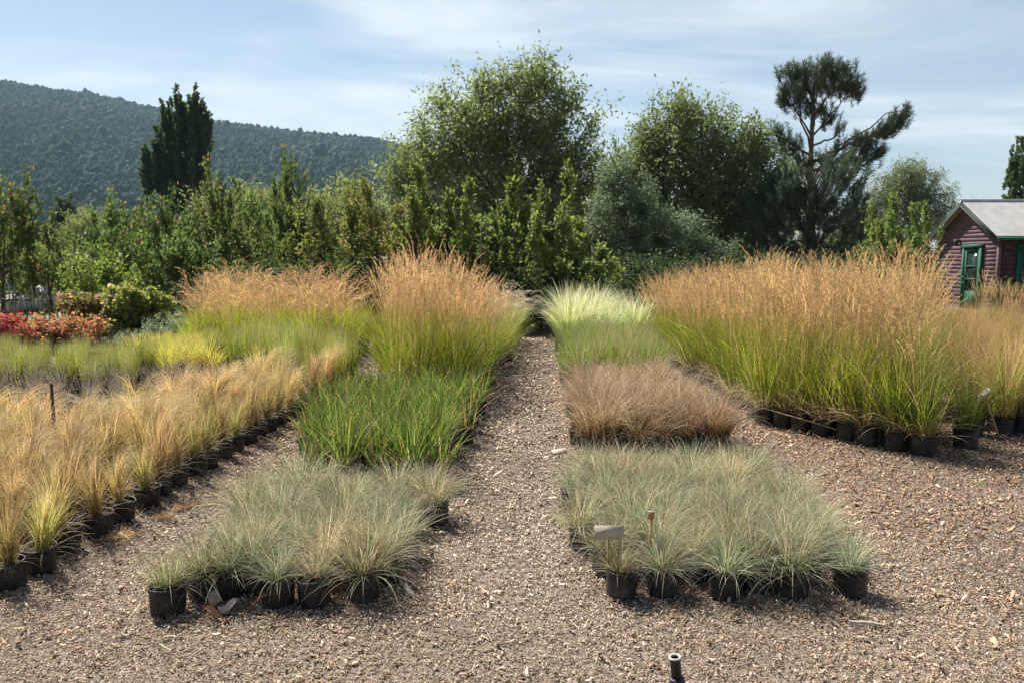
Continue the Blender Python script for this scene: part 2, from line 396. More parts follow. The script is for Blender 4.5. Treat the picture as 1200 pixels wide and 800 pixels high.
def bed(seed, poly, sp, protos, name, cat, desc, where, group, big=False, shear=0., weights=None, smin=.85, smax=1.12, hfun=None,
        path_side=+1, front=True, lean=.03, rot=(0, 6.28), jit=.16, edges=('path side', 'far side'), first=None, limit=None, inner_soil=False, keep=None, rim=None, rim_name='rim', rim_h=1., rim_s=1.):
    """packed nursery pots in rows; pots on the bed's rim get a label each, the ones in its middle share one"""
    rng = np.random.default_rng(seed)
    ys = [p[1] for p in poly]; xs = [p[0] for p in poly]
    rows = []; y = min(ys) + sp * .5; r = 0
    while y < max(ys):
        row = []; x = min(xs) - 2 + (sp * .5 if r % 2 else 0)
        while x < max(xs) + 2:
            xx = x + shear * (y - min(ys))
            if inside(poly, xx, y) and (keep is None or keep(xx, y, rng)): row.append((xx + rng.normal(0, sp * jit), y + rng.normal(0, sp * jit)))
            x += sp
        if row: rows.append(row)
        y += sp * .93; r += 1
    cnt = 0
    for i, (px, py) in enumerate(rim or ()):
        s = rng.uniform(smin, smax); hz = s * rng.uniform(.9, 1.1) * rim_h * (hfun(px, py) if hfun else 1)
        place(name, cat, f'{desc}, {rim_name} of {where}, {ordinal(i)} from its near end', group, protos[rng.choice(len(protos), p=weights)], px + rng.normal(0, .015), py + rng.normal(0, .02), (s * rim_s, s * rim_s, hz), rng.uniform(*rot), 0, big, True, lean, rng)
        cnt += 1
    for ri, row in enumerate(rows):
        row.sort(key=lambda p: -p[0] * path_side)            # the path side comes first
        for ci, (px, py) in enumerate(row):
            if limit and cnt >= limit: return cnt
            edge = True
            if ri == 0 and front: lab = f'{desc}, front row of {where}, {ordinal(ci)} from its {edges[0]}'
            elif ci == 0: lab = f'{desc}, {edges[0]} rim of {where}, {ordinal(ri)} from front'
            elif ci == len(row) - 1: lab = f'{desc}, {edges[1]} rim of {where}, {ordinal(ri)} from front'
            elif ri == len(rows) - 1: lab = f'{desc}, back row of {where}, {ordinal(ci)} from its {edges[0]}'
            else: lab = f'{desc} inside {where}, away from its rim'; edge = False
            k = rng.choice(len(protos), p=weights)
            if ri == 0 and first is not None: k = first[ci % len(first)]
            s = rng.uniform(smin, smax); hz = s * rng.uniform(.92, 1.08)
            if hfun: hz *= hfun(px, py)
            place(name, cat, lab, group, protos[k], px, py, (s, s, hz), rng.uniform(*rot), 0, big, edge or inner_soil, lean, rng)
            cnt += 1
    return cnt

P_FESC = [proto_fescue(100 + i, b, s, l, g) for i, (b, s, l, g) in enumerate(((1, .14, 1, .3), (.8, .26, 1.02, .6), (.45, .45, .95, .4), (1.08, .1, .8, 0), (.2, .2, .8, 0), (1., .25, 1., 1.), (.3, .65, 1.05, .6)))]
P_STIPA = [proto_stipa(200 + i, g, t, h) for i, (g, t, h) in enumerate(((.1, 3, 1), (.35, 2, 1.02), (.85, 1, .95), (.05, 5, 1.1), (.2, 3, .9)))]
P_LILY = [proto_lily(300 + i) for i in range(3)]
P_SEDGE = [proto_sedge(400 + i) for i in range(3)]
P_REED = [proto_reed(500 + i, h, n) for i, (h, n) in enumerate(((1, 40), (1.06, 36), (.95, 44), (1.03, 32)))]
P_REEDL = [proto_reed(520 + i, h, n, ((.28, .24, .08), (.25, .31, .03), (.33, .37, .06)), .25, .5) for i, (h, n) in enumerate(((.95, 46), (1.0, 42)))]
P_FOX = [proto_foxtail(600 + i) for i in range(2)]
P_VAR = [proto_variegated(620 + i) for i in range(2)]
P_MOOR = [proto_moor(640 + i) for i in range(2)]
P_RT = [proto_redtan(660 + i) for i in range(3)]
P_LIME = [proto_lime(680 + i) for i in range(2)]
P_GOLD = [proto_gold(700 + i) for i in range(2)]
P_STALK = [proto_stalk(720 + i) for i in range(2)]

COUNTS = {}
# fescue bed on the near side of the path
FL = [(-1.50, 3.49), (-.55, 3.49), (-.44, 4.92), (-1.62, 4.92)]
COUNTS['fescueL'] = bed(21, FL, .195, P_FESC, 'blue_fescue', 'ornamental grass', 'grey-green fescue tuft', 'the unsigned fescue block', 'fescue pots left of the path',
    weights=[.34, .26, .14, .06, .07, .08, .05], shear=.02, hfun=lambda x, y: .9, edges=('path side', 'outer side'), jit=.17, smin=.72, smax=1.1, lean=.08)
place('blue_fescue', 'ornamental grass', 'short lime-tipped fescue tuft in a ribbed black pot standing apart at its block corner', 'fescue pots left of the path', P_FESC[4], X(202, 3.66), 3.47, (.8, .8, .82), .4, 0)
FR = [(.42, 3.58), (1.48, 3.58), (1.64, 4.1), (1.66, 5.4), (.46, 5.4)]
COUNTS['fescueR'] = bed(22, FR, .195, P_FESC, 'blue_fescue', 'ornamental grass', 'silvery fescue tuft', 'the signed fescue block', 'fescue pots right of the path',
    weights=[.28, .22, .16, .06, 0, .20, .08], hfun=lambda x, y: .88, path_side=-1, edges=('path side', 'outer side'), first=[4, 5, 5, 5, 1, 5], jit=.17, smin=.78, smax=1.16, lean=.08)
place('blue_fescue', 'ornamental grass', 'small round blue fescue in a black pot, outermost corner of the signed block', 'fescue pots right of the path', P_FESC[3], X(994, 3.82), 3.66, (.9, .9, .85), .4, 0)
# feather grass
ST = [(-2.70, 3.74), (-2.38, 9.3), (-2.65, 8.5), (-3.2, 7.1), (-3.6, 6.3), (-4.3, 5.6), (-4.1, 4.6), (-3.4, 3.74)]
COUNTS['stipa'] = bed(23, ST, .235, P_STIPA, 'feather_grass', 'ornamental grass', 'blond feather grass clump', 'the feather grass bed', 'feather grass pots',
    weights=[.26, .24, .20, .16, .14], shear=.05, hfun=lambda x, y: .90 + .035 * (y - 4), edges=('inner rank', 'outer rank'), lean=.08, rot=(-.7, .7), smin=.78, smax=1.12,
    rim=line((-2.45, 3.72), (-2.16, 9.3), .25), rim_name='aisle row', rim_h=.92, rim_s=.74)
# strap-leaved green plants
LI = [(-1.45, 5.35), (-.52, 5.35), (-.28, 8.3), (-1.65, 8.3), (-1.80, 7.2)]
COUNTS['lily'] = bed(24, LI, .205, P_LILY, 'strap_leaf_lily', 'perennial plant', 'dark green strap-leaved plant', 'the strap-leaf block', 'strap-leaved green plants',
    edges=('path side', 'aisle side'), smin=.8, smax=1.2)
# feather reed grass, path side and the big block
RL = [(-1.45, 8.6), (-.42, 8.6), (-.05, 12.4), (-1.95, 12.4)]
COUNTS['reedL'] = bed(25, RL, .30, P_REED, 'feather_reed_grass', 'ornamental grass', 'tall tan-plumed reed grass', 'the path-end reed block', 'tall reed grass left of the path',
    big=True, edges=('path side', 'aisle side'), hfun=lambda x, y: (.93 if y < 10.5 else .83) - .30 * max(0, x + .85), lean=.07)
RR = [(2.46, 7.85), (3.30, 6.62), (3.60, 6.85), (5.9, 11.2), (6.4, 13.2), (2.38, 14.6)]
COUNTS['reedR'] = bed(26, RR, .245, P_REED, 'feather_reed_grass', 'ornamental grass', 'orange-plumed tall reed grass', 'the big reed block', 'tall reed grass right of the path',
    big=True, path_side=-1, edges=('path side', 'shed side'), hfun=lambda x, y: .95 - .022 * (y - 6.5) - .03 * max(0, 2.9 - x) * max(0, y - 8), lean=.05, smin=.86, smax=1.1,
    keep=lambda x, y, r: y - 6.5 < .75 + 1.47 * max(0, 3.28 - x) or x < 2.72 or r.random() < .40,
    rim=line((3.34, 6.40), (2.44, 7.62), .215), rim_name='front rank', rim_h=.93)
# paler, arching reed grass further back
RB = [(-5.1, 12.4), (-2.65, 11.4), (-2.6, 14.2), (-5.6, 15.2)]
COUNTS['reedB'] = bed(27, RB, .31, P_REEDL, 'feather_reed_grass', 'ornamental grass', 'leaning pale-plumed reed grass', 'the leaning reed block', 'leaning reed grass at the back',
    big=True, edges=('path side', 'hedge side'), lean=.10, hfun=lambda x, y: .84)
LG = [(-2.6, 9.7), (-1.95, 9.3), (-2.35, 11.2), (-3.9, 11.6), (-4.3, 11.0)]
COUNTS['limeB'] = bed(28, LG, .25, P_LIME, 'lime_rush', 'ornamental grass', 'lime-green rush', 'the middle lime strip', 'lime rushes in the middle strip', edges=('path side', 'hedge side'), smin=1.0, smax=1.5)
FX = [(-.05, 12.7), (.20, 15.6), (-.75, 15.6), (-.95, 12.7)]
COUNTS['fox'] = bed(29, FX, .34, P_FOX, 'fountain_grass', 'ornamental grass', 'white-tailed fountain grass', 'the white foxtail block', 'fountain grass at the path end', big=True, edges=('path side', 'aisle side'))
# right of the path
SD = [(.55, 6.3), (1.74, 6.3), (1.80, 7.6), (1.55, 8.7), (.62, 8.7)]
COUNTS['sedge'] = bed(30, SD, .205, P_SEDGE, 'brown_sedge', 'ornamental grass', 'pinkish-brown sedge tuft', 'the brown sedge block', 'brown sedge pots', path_side=-1, edges=('path side', 'aisle side'), lean=.20, smin=.7, smax=1.2)
MO = [(.70, 9.0), (1.75, 9.0), (2.0, 12.4), (.80, 12.4)]
COUNTS['moor'] = bed(31, MO, .24, P_MOOR, 'moor_grass', 'ornamental grass', 'fresh green moor grass', 'the green moor-grass block', 'moor grass pots', path_side=-1, edges=('path side', 'aisle side'), smin=.85, smax=1.25)
VA = [(.72, 12.9), (2.1, 12.9), (2.25, 15.4), (.78, 15.4)]
COUNTS['var'] = bed(32, VA, .36, P_VAR, 'variegated_silver_grass', 'ornamental grass', 'cream-striped silver grass', 'the pale variegated block', 'variegated grass at the path end', big=True, path_side=-1, edges=('path side', 'aisle side'))
RT = [(4.05, 7.0), (4.9, 7.0), (8.2, 12.8), (8.6, 15.0), (7.0, 14.4), (6.2, 11.4)]
COUNTS['redtan'] = bed(33, RT, .30, P_RT, 'red_switch_grass', 'ornamental grass', 'low reddish switch grass', 'the low reddish block', 'switch grass below the shed', big=True, path_side=-1, edges=('path side', 'outer side'), smin=.8, smax=1.2)
place('red_switch_grass', 'ornamental grass', 'single green switch grass in a tall black pot left of the tilted label', 'switch grass below the shed', P_MOOR[0], X(1141, 6.62), 6.62, (.95, .95, 1.1), .3, 0, True)
GT = [(8.0, 12.6), (9.6, 12.6), (10.4, 15), (8.4, 15)]
COUNTS['reedfar'] = bed(34, GT, .42, P_REED, 'feather_reed_grass', 'ornamental grass', 'loose reed grass', 'the clump before the shed', 'reed grass by the shed corner', big=True, path_side=-1, edges=('door side', 'outer side'), smin=.6, smax=.82)
# beds at the back of the feather grass
LM = [(-7.0, 8.9), (-4.35, 9.2), (-5.0, 11.0), (-8.3, 11.0)]
COUNTS['lime'] = bed(35, LM, .27, P_LIME, 'lime_rush', 'ornamental grass', 'lime-green upright rush', 'the low lime bed', 'lime rushes before the red shrubs', edges=('golden side', 'outer side'), smin=.8, smax=1.1)
GO = [(-4.3, 10.0), (-3.85, 10.3), (-4.5, 11.9), (-5.6, 11.9), (-5.0, 11.0)]
COUNTS['gold'] = bed(36, GO, .27, P_GOLD, 'golden_grass', 'ornamental grass', 'golden yellow grass tuft', 'the golden grass block', 'golden grass tufts', edges=('reed side', 'rush side'), smin=.8, smax=1.1)
LV = [(-5.3, 6.9), (-3.5, 7.3), (-3.1, 8.6), (-3.9, 9.1), (-6.2, 8.6)]
COUNTS['stalk'] = bed(37, LV, .34, P_STALK, 'dry_lavender', 'perennial plant', 'dry grey lavender', 'the dry lavender bed', 'dry lavender pots', edges=('reed side', 'outer side'), smin=.65, smax=.95)
print('BEDS', COUNTS, sum(COUNTS.values()))

# ------------------------------------------------------------------ trees
def tree_meshes(seed, base, blobs, leaf, cols, trunk_r, trunk_top, nlimb=12, cl=.5, mpc=60, up=.0, needles=False, mat=None, bark=(.10, .08, .065), trunk_path=None, extra=(), flat=1., twig_r=.012, sky=0.):
    """blobs: (x, y, z, rx, ry, rz, number of leaf clusters) relative to the tree's foot. Leaves hang in clusters at the ends of real branches"""
    rng = np.random.default_rng(seed)
    cen = []; cr = []
    for (bx, by, bz, rx, ry, rz, n) in blobs:
        d = rng.normal(0, 1, (n, 3)); d /= np.linalg.norm(d, axis=1)[:, None]
        r = rng.random(n) ** .45
        P = np.array((bx, by, bz)) + d * r[:, None] * np.array((rx, ry, rz)) * (1 + np.clip(rng.normal(0, .15, n), -.5, .16))[:, None]
        cen.append(P)
    cen = np.concatenate(cen)
    if not needles and up > .2 and len(cen) > 150:
        q = rng.choice(len(cen), len(cen) // 7, replace=False)
        dv = cen[q] - cen.mean(0); dv /= np.linalg.norm(dv, axis=1)[:, None]; dv[:, 2] += .45
        cen[q] += dv * cl * rng.uniform(.2, .85, (len(q), 1))
    cen = cen[cen[:, 2] > .15]
    # trunk
    tb = MB()
    if trunk_path is None:
        tz = np.linspace(0, trunk_top, 7)
        wob = np.cumsum(rng.normal(0, .035 * trunk_top / 7, (7, 2)), 0); wob[0] = 0
        tx = np.mean(cen[:, 0]) * (tz / trunk_top) ** 1.5; ty = np.mean(cen[:, 1]) * (tz / trunk_top) ** 1.5
        TP = np.stack([tx + wob[:, 0], ty + wob[:, 1], tz], 1)
    else: TP = np.array(trunk_path, float)
    TR = trunk_r * (1 - .85 * np.linspace(0, 1, len(TP)) ** .8); TR[0] *= 1.35
    tb.tube(TP, TR, 8, bark)
    TPd = np.concatenate([TP[i] + (TP[i + 1] - TP[i]) * np.linspace(0, 1, 6)[:, None] for i in range(len(TP) - 1)])
    nodes = [TPd]; nrad = [np.interp(np.linspace(0, 1, len(TPd)), np.linspace(0, 1, len(TR)), TR)]
    def branch(a, b, ra, rb, n=6, sag=.12):
        m = (a + b) / 2 + np.array((0, 0, sag * np.linalg.norm(b - a)))
        t = np.linspace(0, 1, n)[:, None]
        P = a * (1 - t) ** 2 + 2 * m * t * (1 - t) + b * t ** 2
        P[1:-1] += rng.normal(0, .03 * np.linalg.norm(b - a), (n - 2, 3))
        R = ra + (rb - ra) * t[:, 0] ** .7
        tb.tube(P, R, 5, bark, cap=False)
        nodes.append(P); nrad.append(R)
    for (a, b, ra, rb) in extra: branch(np.array(a, float), np.array(b, float), ra, rb, 8, .05)
    idx = rng.choice(len(cen), min(nlimb, len(cen)), replace=False)
    for i in idx:
        c = cen[i]; h = np.hypot(c[0], c[1])
        za = np.clip(c[2] - h * rng.uniform(.5, 1.1) - .1 * trunk_top, .12 * trunk_top, trunk_top * .92)
        k = np.argmin(np.abs(TPd[:, 2] - za)); branch(TPd[k], c, nrad[0][k] * .55, twig_r)
    AN = np.concatenate(nodes); AR = np.concatenate(nrad)
    order = np.argsort(np.linalg.norm(cen - TPd[len(TPd) // 2], axis=1))
    for q, i in enumerate(order):
        if i in idx: continue
        c = cen[i]
        w = np.linalg.norm(AN - c, axis=1) + np.where(AN[:, 2] > c[2], (AN[:, 2] - c[2]) * .8, 0)
        k = np.argmin(w)
        t = np.linspace(0, 1, 4)[:, None]
        a = AN[k]; m = (a + c) / 2 + np.array((0, 0, .1 * np.linalg.norm(c - a)))
        P = a * (1 - t) ** 2 + 2 * m * t * (1 - t) + c * t ** 2
        tb.tube(P, np.linspace(min(AR[k] * .6, twig_r * 2.2), twig_r * .6, 4), 4, bark, cap=False)
        if q % 6 == 0: AN = np.concatenate([AN, P]); AR = np.concatenate([AR, np.full(4, twig_r * 1.6)])
    # leaves
    lb = MB(); nc = len(cen)
    ll, lw = leaf
    cd = cen - np.array((np.mean(cen[:, 0]), np.mean(cen[:, 1]), np.mean(cen[:, 2]) * .7)); cd /= np.linalg.norm(cd, axis=1)[:, None] + 1e-9
    if needles:
        m = mpc
        d = rng.normal(0, 1, (nc, m, 3)); d /= np.linalg.norm(d, axis=2)[:, :, None]
        ax = cd * .6 + np.array((0, 0, .7)) + rng.normal(0, .3, (nc, 3))
        d = d + ax[:, None] * .75; d /= np.linalg.norm(d, axis=2)[:, :, None]
        P0 = cen[:, None] + d * ll * .1 + ax[:, None] * (rng.random((nc, m, 1)) - .5) * cl
        U = d * (ll * rng.uniform(.6, 1.15, (nc, m, 1)))
        S = np.cross(d, rng.normal(0, 1, (nc, m, 3))); S /= np.linalg.norm(S, axis=2)[:, :, None] + 1e-9
        V = np.stack([P0 - S * lw / 2, P0 + S * lw / 2, P0 + U + S * lw * .25, P0 + U - S * lw * .25], 2)
    else:
        m = mpc
        off = rng.normal(0, 1, (nc, m, 3)); off *= (cl * rng.uniform(.3, 1, (nc, m, 1))) / (np.linalg.norm(off, axis=2)[:, :, None] + 1e-9) * rng.random((nc, m, 1)) ** .5
        off[:, :, 2] *= flat
        # shoots: leaves drawn out along each cluster's outward/upward axis
        ax = cd * .7 + np.array((0, 0, .35 + up)) + rng.normal(0, .35, (nc, 3)); ax /= np.linalg.norm(ax, axis=1)[:, None]
        P0 = cen[:, None] + off * (1 - .35 * min(1, abs(up))) + ax[:, None] * ((rng.random((nc, m, 1)) - .35) * cl * (1.2 + 1.6 * max(up, 0)))
        lt = cl * (1.2 + 1.6 * max(up, 0))
        for i in range(nc): tb.tube([cen[i] - ax[i] * .3 * lt, cen[i] + ax[i] * .15 * lt, cen[i] + ax[i] * .62 * lt], [twig_r * .6, twig_r * .45, twig_r * .2], 3, bark, cap=False)
        d = rng.normal(0, 1, (nc, m, 3)) + ax[:, None] * (.4 + up) + np.array((0, 0, -.35 if up < .5 else .2)); d /= np.linalg.norm(d, axis=2)[:, :, None]
        U = d * (ll * rng.uniform(.6, 1.2, (nc, m, 1)))
        S = np.cross(d, rng.normal(0, 1, (nc, m, 3)) + np.array((0, 0, .6))); S /= np.linalg.norm(S, axis=2)[:, :, None] + 1e-9
        W = S * lw * rng.uniform(.7, 1.2, (nc, m, 1)) / 2
        V = np.stack([P0, P0 + U * .45 + W, P0 + U, P0 + U * .45 - W], 2)
    c0 = np.array(cols[0]); c1 = np.array(cols[1])
    mixc = rng.random((nc, 1, 1)) * .7 + rng.random((nc, m, 1)) * .3
    C = (c0 + (c1 - c0) * mixc) * np.exp(rng.normal(0, .14, (nc, m, 1)))
    if len(cols) > 2:
        sel = rng.random((nc, m, 1)) < cols[3]
        C = np.where(sel, np.array(cols[2]) * np.exp(rng.normal(0, .2, (nc, m, 1))), C)
    C = np.repeat(C[:, :, None], 4, 2)
    lb.add(V, np.arange(nc * m * 4).reshape(-1, 4), C)
    return tb.mesh('trunk', M_BARK, True), lb.mesh('crown', mat or M_LEAF)

def plant(name, cat, label, meshes, x, y, s=(1, 1, 1), rz=0, group=None, parts=('trunk', 'crown')):
    t = thing(name, label, cat, (x, y, -.02), rz, group)
    for nm, me in zip(parts, meshes):
        o = obj(nm, me, t); o.scale = s
    return t

def pxblobs(cx, Y, rows, depth=.8, sink=0):
    """(px, py, half width px, half height px, clusters) as seen from the eye -> metres from the foot at (cx, Y)"""
    x0 = X(cx, Y); out = []
    for r in rows:
        px, py, w, h, n = r[:5]; dy = r[5] if len(r) > 5 else 0
        x, z, k = back(px, py + sink, Y)
        out.append((x - x0, dy, z, w * k, (w + h) / 2 * k * depth, h * k, n))
    return out

# big willow in the middle
Yw = 45
tm = tree_meshes(1, 0, pxblobs(592, Yw, [(604, 128, 74, 54, 270), (622, 86, 36, 20, 60), (552, 150, 56, 58, 180), (506, 180, 44, 48, 130), (655, 180, 46, 66, 190), (600, 215, 96, 62, 330), (560, 250, 80, 40, 170), (650, 262, 52, 52, 170), (690, 140, 14, 40, 14), (520, 112, 20, 24, 20), (474, 200, 22, 30, 46), (575, 92, 22, 18, 22), (664, 108, 16, 20, 20)], .8, 15),
    (.30, .10), ((.105, .135, .05), (.195, .23, .085)), .34, 9.5, 30, .85, 34, up=.25)
plant('willow_tree', 'tree', 'tallest broad grey-green willow with an airy crown, behind the middle of the garden', tm, X(592, Yw), Yw)
Yr = 42
tm = tree_meshes(2, 0, pxblobs(812, Yr, [(800, 180, 56, 56, 260), (806, 130, 36, 28, 80), (848, 195, 44, 56, 190), (764, 190, 26, 54, 100), (800, 245, 76, 50, 240), (850, 265, 56, 56, 170), (884, 180, 16, 36, 34), (762, 150, 16, 24, 26), (842, 140, 14, 18, 16), (742, 222, 26, 36, 70), (902, 222, 24, 46, 80), (876, 165, 24, 30, 60), (780, 285, 60, 30, 80)], .8, 14),
    (.27, .09), ((.11, .15, .055), (.205, .255, .095)), .28, 8.2, 28, .8, 34, up=.35)
plant('willow_tree', 'tree', 'fresh green upright willow between the tall willow and the pine', tm, X(812, Yr), Yr)
Ys = 36
tm = tree_meshes(3, 0, pxblobs(752, Ys, [(738, 250, 42, 44, 110), (722, 210, 20, 34, 34), (770, 282, 54, 44, 150), (730, 305, 45, 36, 100), (700, 275, 22, 44, 44), (815, 300, 40, 38, 90)]),
    (.18, .065), ((.09, .125, .07), (.165, .21, .12)), .2, 4, 14, .52, 64)
plant('silver_pear_tree', 'tree', 'silvery grey-leaved spreading tree in front of the upright willow', tm, X(752, Ys), Ys)
# pine
Yp = 46; k = Yp / F
def pz(px, py, dy=0):
    x, z, _k = back(px, py, Yp); return (x - X(952, Yp), dy, z)
tm = tree_meshes(4, 0, pxblobs(952, Yp, [(942, 100, 36, 20, 100), (988, 92, 24, 18, 74), (922, 112, 14, 14, 34), (966, 76, 38, 13, 76), (925, 84, 16, 12, 26), (1002, 104, 12, 10, 20), (952, 124, 28, 10, 40), (926, 168, 20, 17, 44), (912, 150, 13, 8, 16), (940, 190, 28, 15, 44), (972, 138, 13, 7, 15), (985, 148, 8, 5, 7), (1052, 138, 13, 10, 34), (1060, 128, 6, 7, 12), (1034, 150, 17, 9, 36), (1012, 160, 24, 8, 38), (984, 168, 12, 5, 9), (1006, 184, 28, 15, 56), (1030, 174, 14, 8, 20), (902, 175, 10, 7, 14), (968, 185, 22, 14, 28)], .9, 5),
    (.26, .022), ((.05, .072, .038), (.10, .13, .062), (.13, .10, .06), .07),   .26, 11, 26, .50, 56, needles=True, mat=M_NEEDLE, bark=(.14, .09, .065),
    trunk_path=[pz(954, 345)[:2] + (0,), pz(951, 260), pz(950, 190), pz(952, 140), pz(954, 100), pz(957, 80)],
    extra=((pz(951, 192), pz(1000, 168), .12, .07), (pz(1000, 168), pz(1056, 142), .07, .03), (pz(951, 172), pz(985, 160), .08, .04), (pz(951, 185), pz(912, 160), .09, .03), (pz(951, 200), pz(1005, 186), .09, .04)), twig_r=.02)
plant('pine_tree', 'tree', 'tall dark pine with a bare reddish trunk and one long side branch', tm, X(952, Yp), Yp)
Yj = 40
tm = tree_meshes(5, 0, pxblobs(944, Yj, [(930, 225, 42, 28, 110), (965, 255, 50, 36, 130), (900, 255, 36, 46, 110), (985, 215, 32, 36, 80), (1008, 262, 26, 36, 60), (945, 295, 62, 18, 70)], .9),
    (.24, .024), ((.055, .085, .05), (.115, .15, .09), (.13, .11, .08), .08), .2, 4.2, 18, .55, 84, needles=True, mat=M_NEEDLE, bark=(.07, .05, .045), twig_r=.018)
plant('juniper_tree', 'tree', 'low blue-grey conifer with dark forked stems at the foot of the pine', tm, X(944, Yj), Yj)
Yq = 55
tm = tree_meshes(6, 0, pxblobs(1066, Yq, [(1062, 218, 38, 28, 110), (1046, 240, 34, 34, 90), (1092, 245, 30, 30, 80), (1070, 270, 50, 30, 90)]),
    (.28, .06), ((.11, .14, .07), (.19, .22, .11)), .3, 5, 14, .7, 56, up=-.1)
plant('willow_tree', 'tree', 'soft rounded olive-green willow between the pine and the shed', tm, X(1066, Yq), Yq)
# Lombardy poplars
Yo = 80
def poplar(seed, cx, Y, rows, c=((.035, .055, .024), (.075, .10, .04))):
    return tree_meshes(seed, 0, pxblobs(cx, Y, rows, .9), (.32, .19), c, .35, EYE + (HOR - rows[0][1]) * Y / F, 10, .30, 56, up=.9, twig_r=.03)
tm = poplar(7, 205, Yo, [(214, 143, 6, 38, 90), (229, 145, 5.5, 38, 90), (198, 163, 5.5, 42, 76), (241, 153, 3.5, 32, 50), (186, 176, 4.5, 24, 40), (173, 192, 5, 20, 34), (217, 198, 7, 44, 80), (231, 192, 6, 46, 80), (203, 208, 9, 34, 80), (188, 215, 6, 30, 46), (175, 220, 6, 20, 34), (210, 235, 18, 18, 50), (240, 200, 4, 26, 30)])
plant('poplar_tree', 'tree', 'dark many-spired poplar rising before the wooded hill', tm, X(205, Yo), Yo)
Yo2 = 95
tm = poplar(8, 1191, Yo2, [(1191, 195, 5, 32, 60), (1185, 215, 6, 22, 30), (1197, 205, 5, 26, 40), (1192, 235, 10, 14, 40)], ((.05, .075, .03), (.08, .11, .04)))
plant('poplar_tree', 'tree', 'slim far poplar rising above the shed roof', tm, X(1191, Yo2), Yo2)

def bush(seed, w, h, n, leaf, cols, cl=.35, mpc=46, up=0., stem=.03, d=.8, lo=.12):
    """a rounded shrub w wide and h high"""
    rng = np.random.default_rng(seed + 900)
    bl = [(0, 0, h * .5, w * .42, w * .42 * d, h * .42, n // 3)]
    for i in range(5):
        a = rng.random() * 6.28; r = w * .25
        bl.append((math.cos(a) * r, math.sin(a) * r * d, h * rng.uniform(.35, .72), w * .25, w * .25, h * .26, n * 2 // 15))
    return tree_meshes(seed, 0, bl, leaf, cols, stem, h * .6, 9, cl, mpc, up, twig_r=stem * .2)

# background willows and dark trees in the middle distance
BW = [bush(40, 7.5, 6.4, 260, (.30, .09), ((.12, .145, .05), (.21, .235, .085)), .75, 40, .1, .14), bush(41, 6.5, 5.6, 240, (.28, .085), ((.10, .13, .05), (.18, .205, .075)), .72, 40, .15, .14)]
far = [(285, 62, 0, 1.15, 1.22, 'round olive willow just right of the dark poplar'), (300, 66, 1, .8, 1.42, 'tall pale willow top behind the willow right of the poplar'), (243, 58, 1, .85, .85, 'low willow at the foot of the dark poplar'),
       (350, 60, 1, .9, 1.12, 'green willow below the hill, halfway from poplar to the tallest willow'), (400, 58, 0, .95, 1.22, 'yellow-green willow below the end of the hill ridge'), (448, 55, 1, .95, 1.12, 'green willow pressed against the tallest willow on its hill side'),
       (110, 64, 0, .72, .95, 'yellowish small tree between the hill foot and the orchard'), (152, 70, 1, .7, 1.05, 'olive small tree just left of the dark poplar'), (35, 66, 1, .9, .8, 'green tree at the hill foot near the picture edge'), (-30, 60, 0, 1., .85, 'willow at the hill foot cut by the picture edge'),
       (200, 66, 0, 1, .75, 'broad bush right behind the orchard under the dark poplar'), (718, 50, 1, .8, 1.62, 'dim green tree in the gap between the two large willows'), (892, 56, 1, 1, 1.45, 'dim tree between the upright willow and the pine'), (1010, 60, 1, .9, 1.1, 'dim tree behind the long side branch of the pine'),
       (1150, 62, 0, .8, .72, 'tree directly behind the shed ridge'), (1200, 70, 1, .9, .9, 'leafy tree behind the shed roof under the slim poplar'), (500, 58, 1, 1, .9, 'tree behind the left foot of the tallest willow'), (560, 60, 0, 1, .85, 'tree behind the trunk of the tallest willow'), (650, 58, 1, 1, .95, 'tree behind the right foot of the tallest willow'), (770, 54, 1, 1, 1.2, 'tree behind the foot of the upright willow'), (840, 58, 0, 1, .9, 'tree behind the upright willow on its pine side'), (960, 60, 1, 1, .7, 'tree behind the foot of the pine')]
for i, (px, Y, kk, sx, sz, lab) in enumerate(far):
    plant('willow_tree', 'tree', lab, BW[kk], X(px, Y), Y, (sx, sx, sz), i * 1.3, 'trees behind the garden')
DK = bush(44, 2.6, 7.5, 90, (.34, .14), ((.03, .05, .025), (.055, .08, .035)), .4, 46, .6, .12)
plant('cypress_tree', 'tree', 'narrow dark evergreen at the hill foot left of the poplar', DK, X(84, 72), 72, (1, 1, .98))
BT = bush(45, 4.2, 7.0, 70, (.22, .04), ((.10, .10, .08), (.16, .15, .12)), .6, 22, .5, .10)
plant('bare_tree', 'tree', 'thin grey nearly bare tree above the shed ridge', BT, X(1137, 75), 75, (1, 1, 1.05))

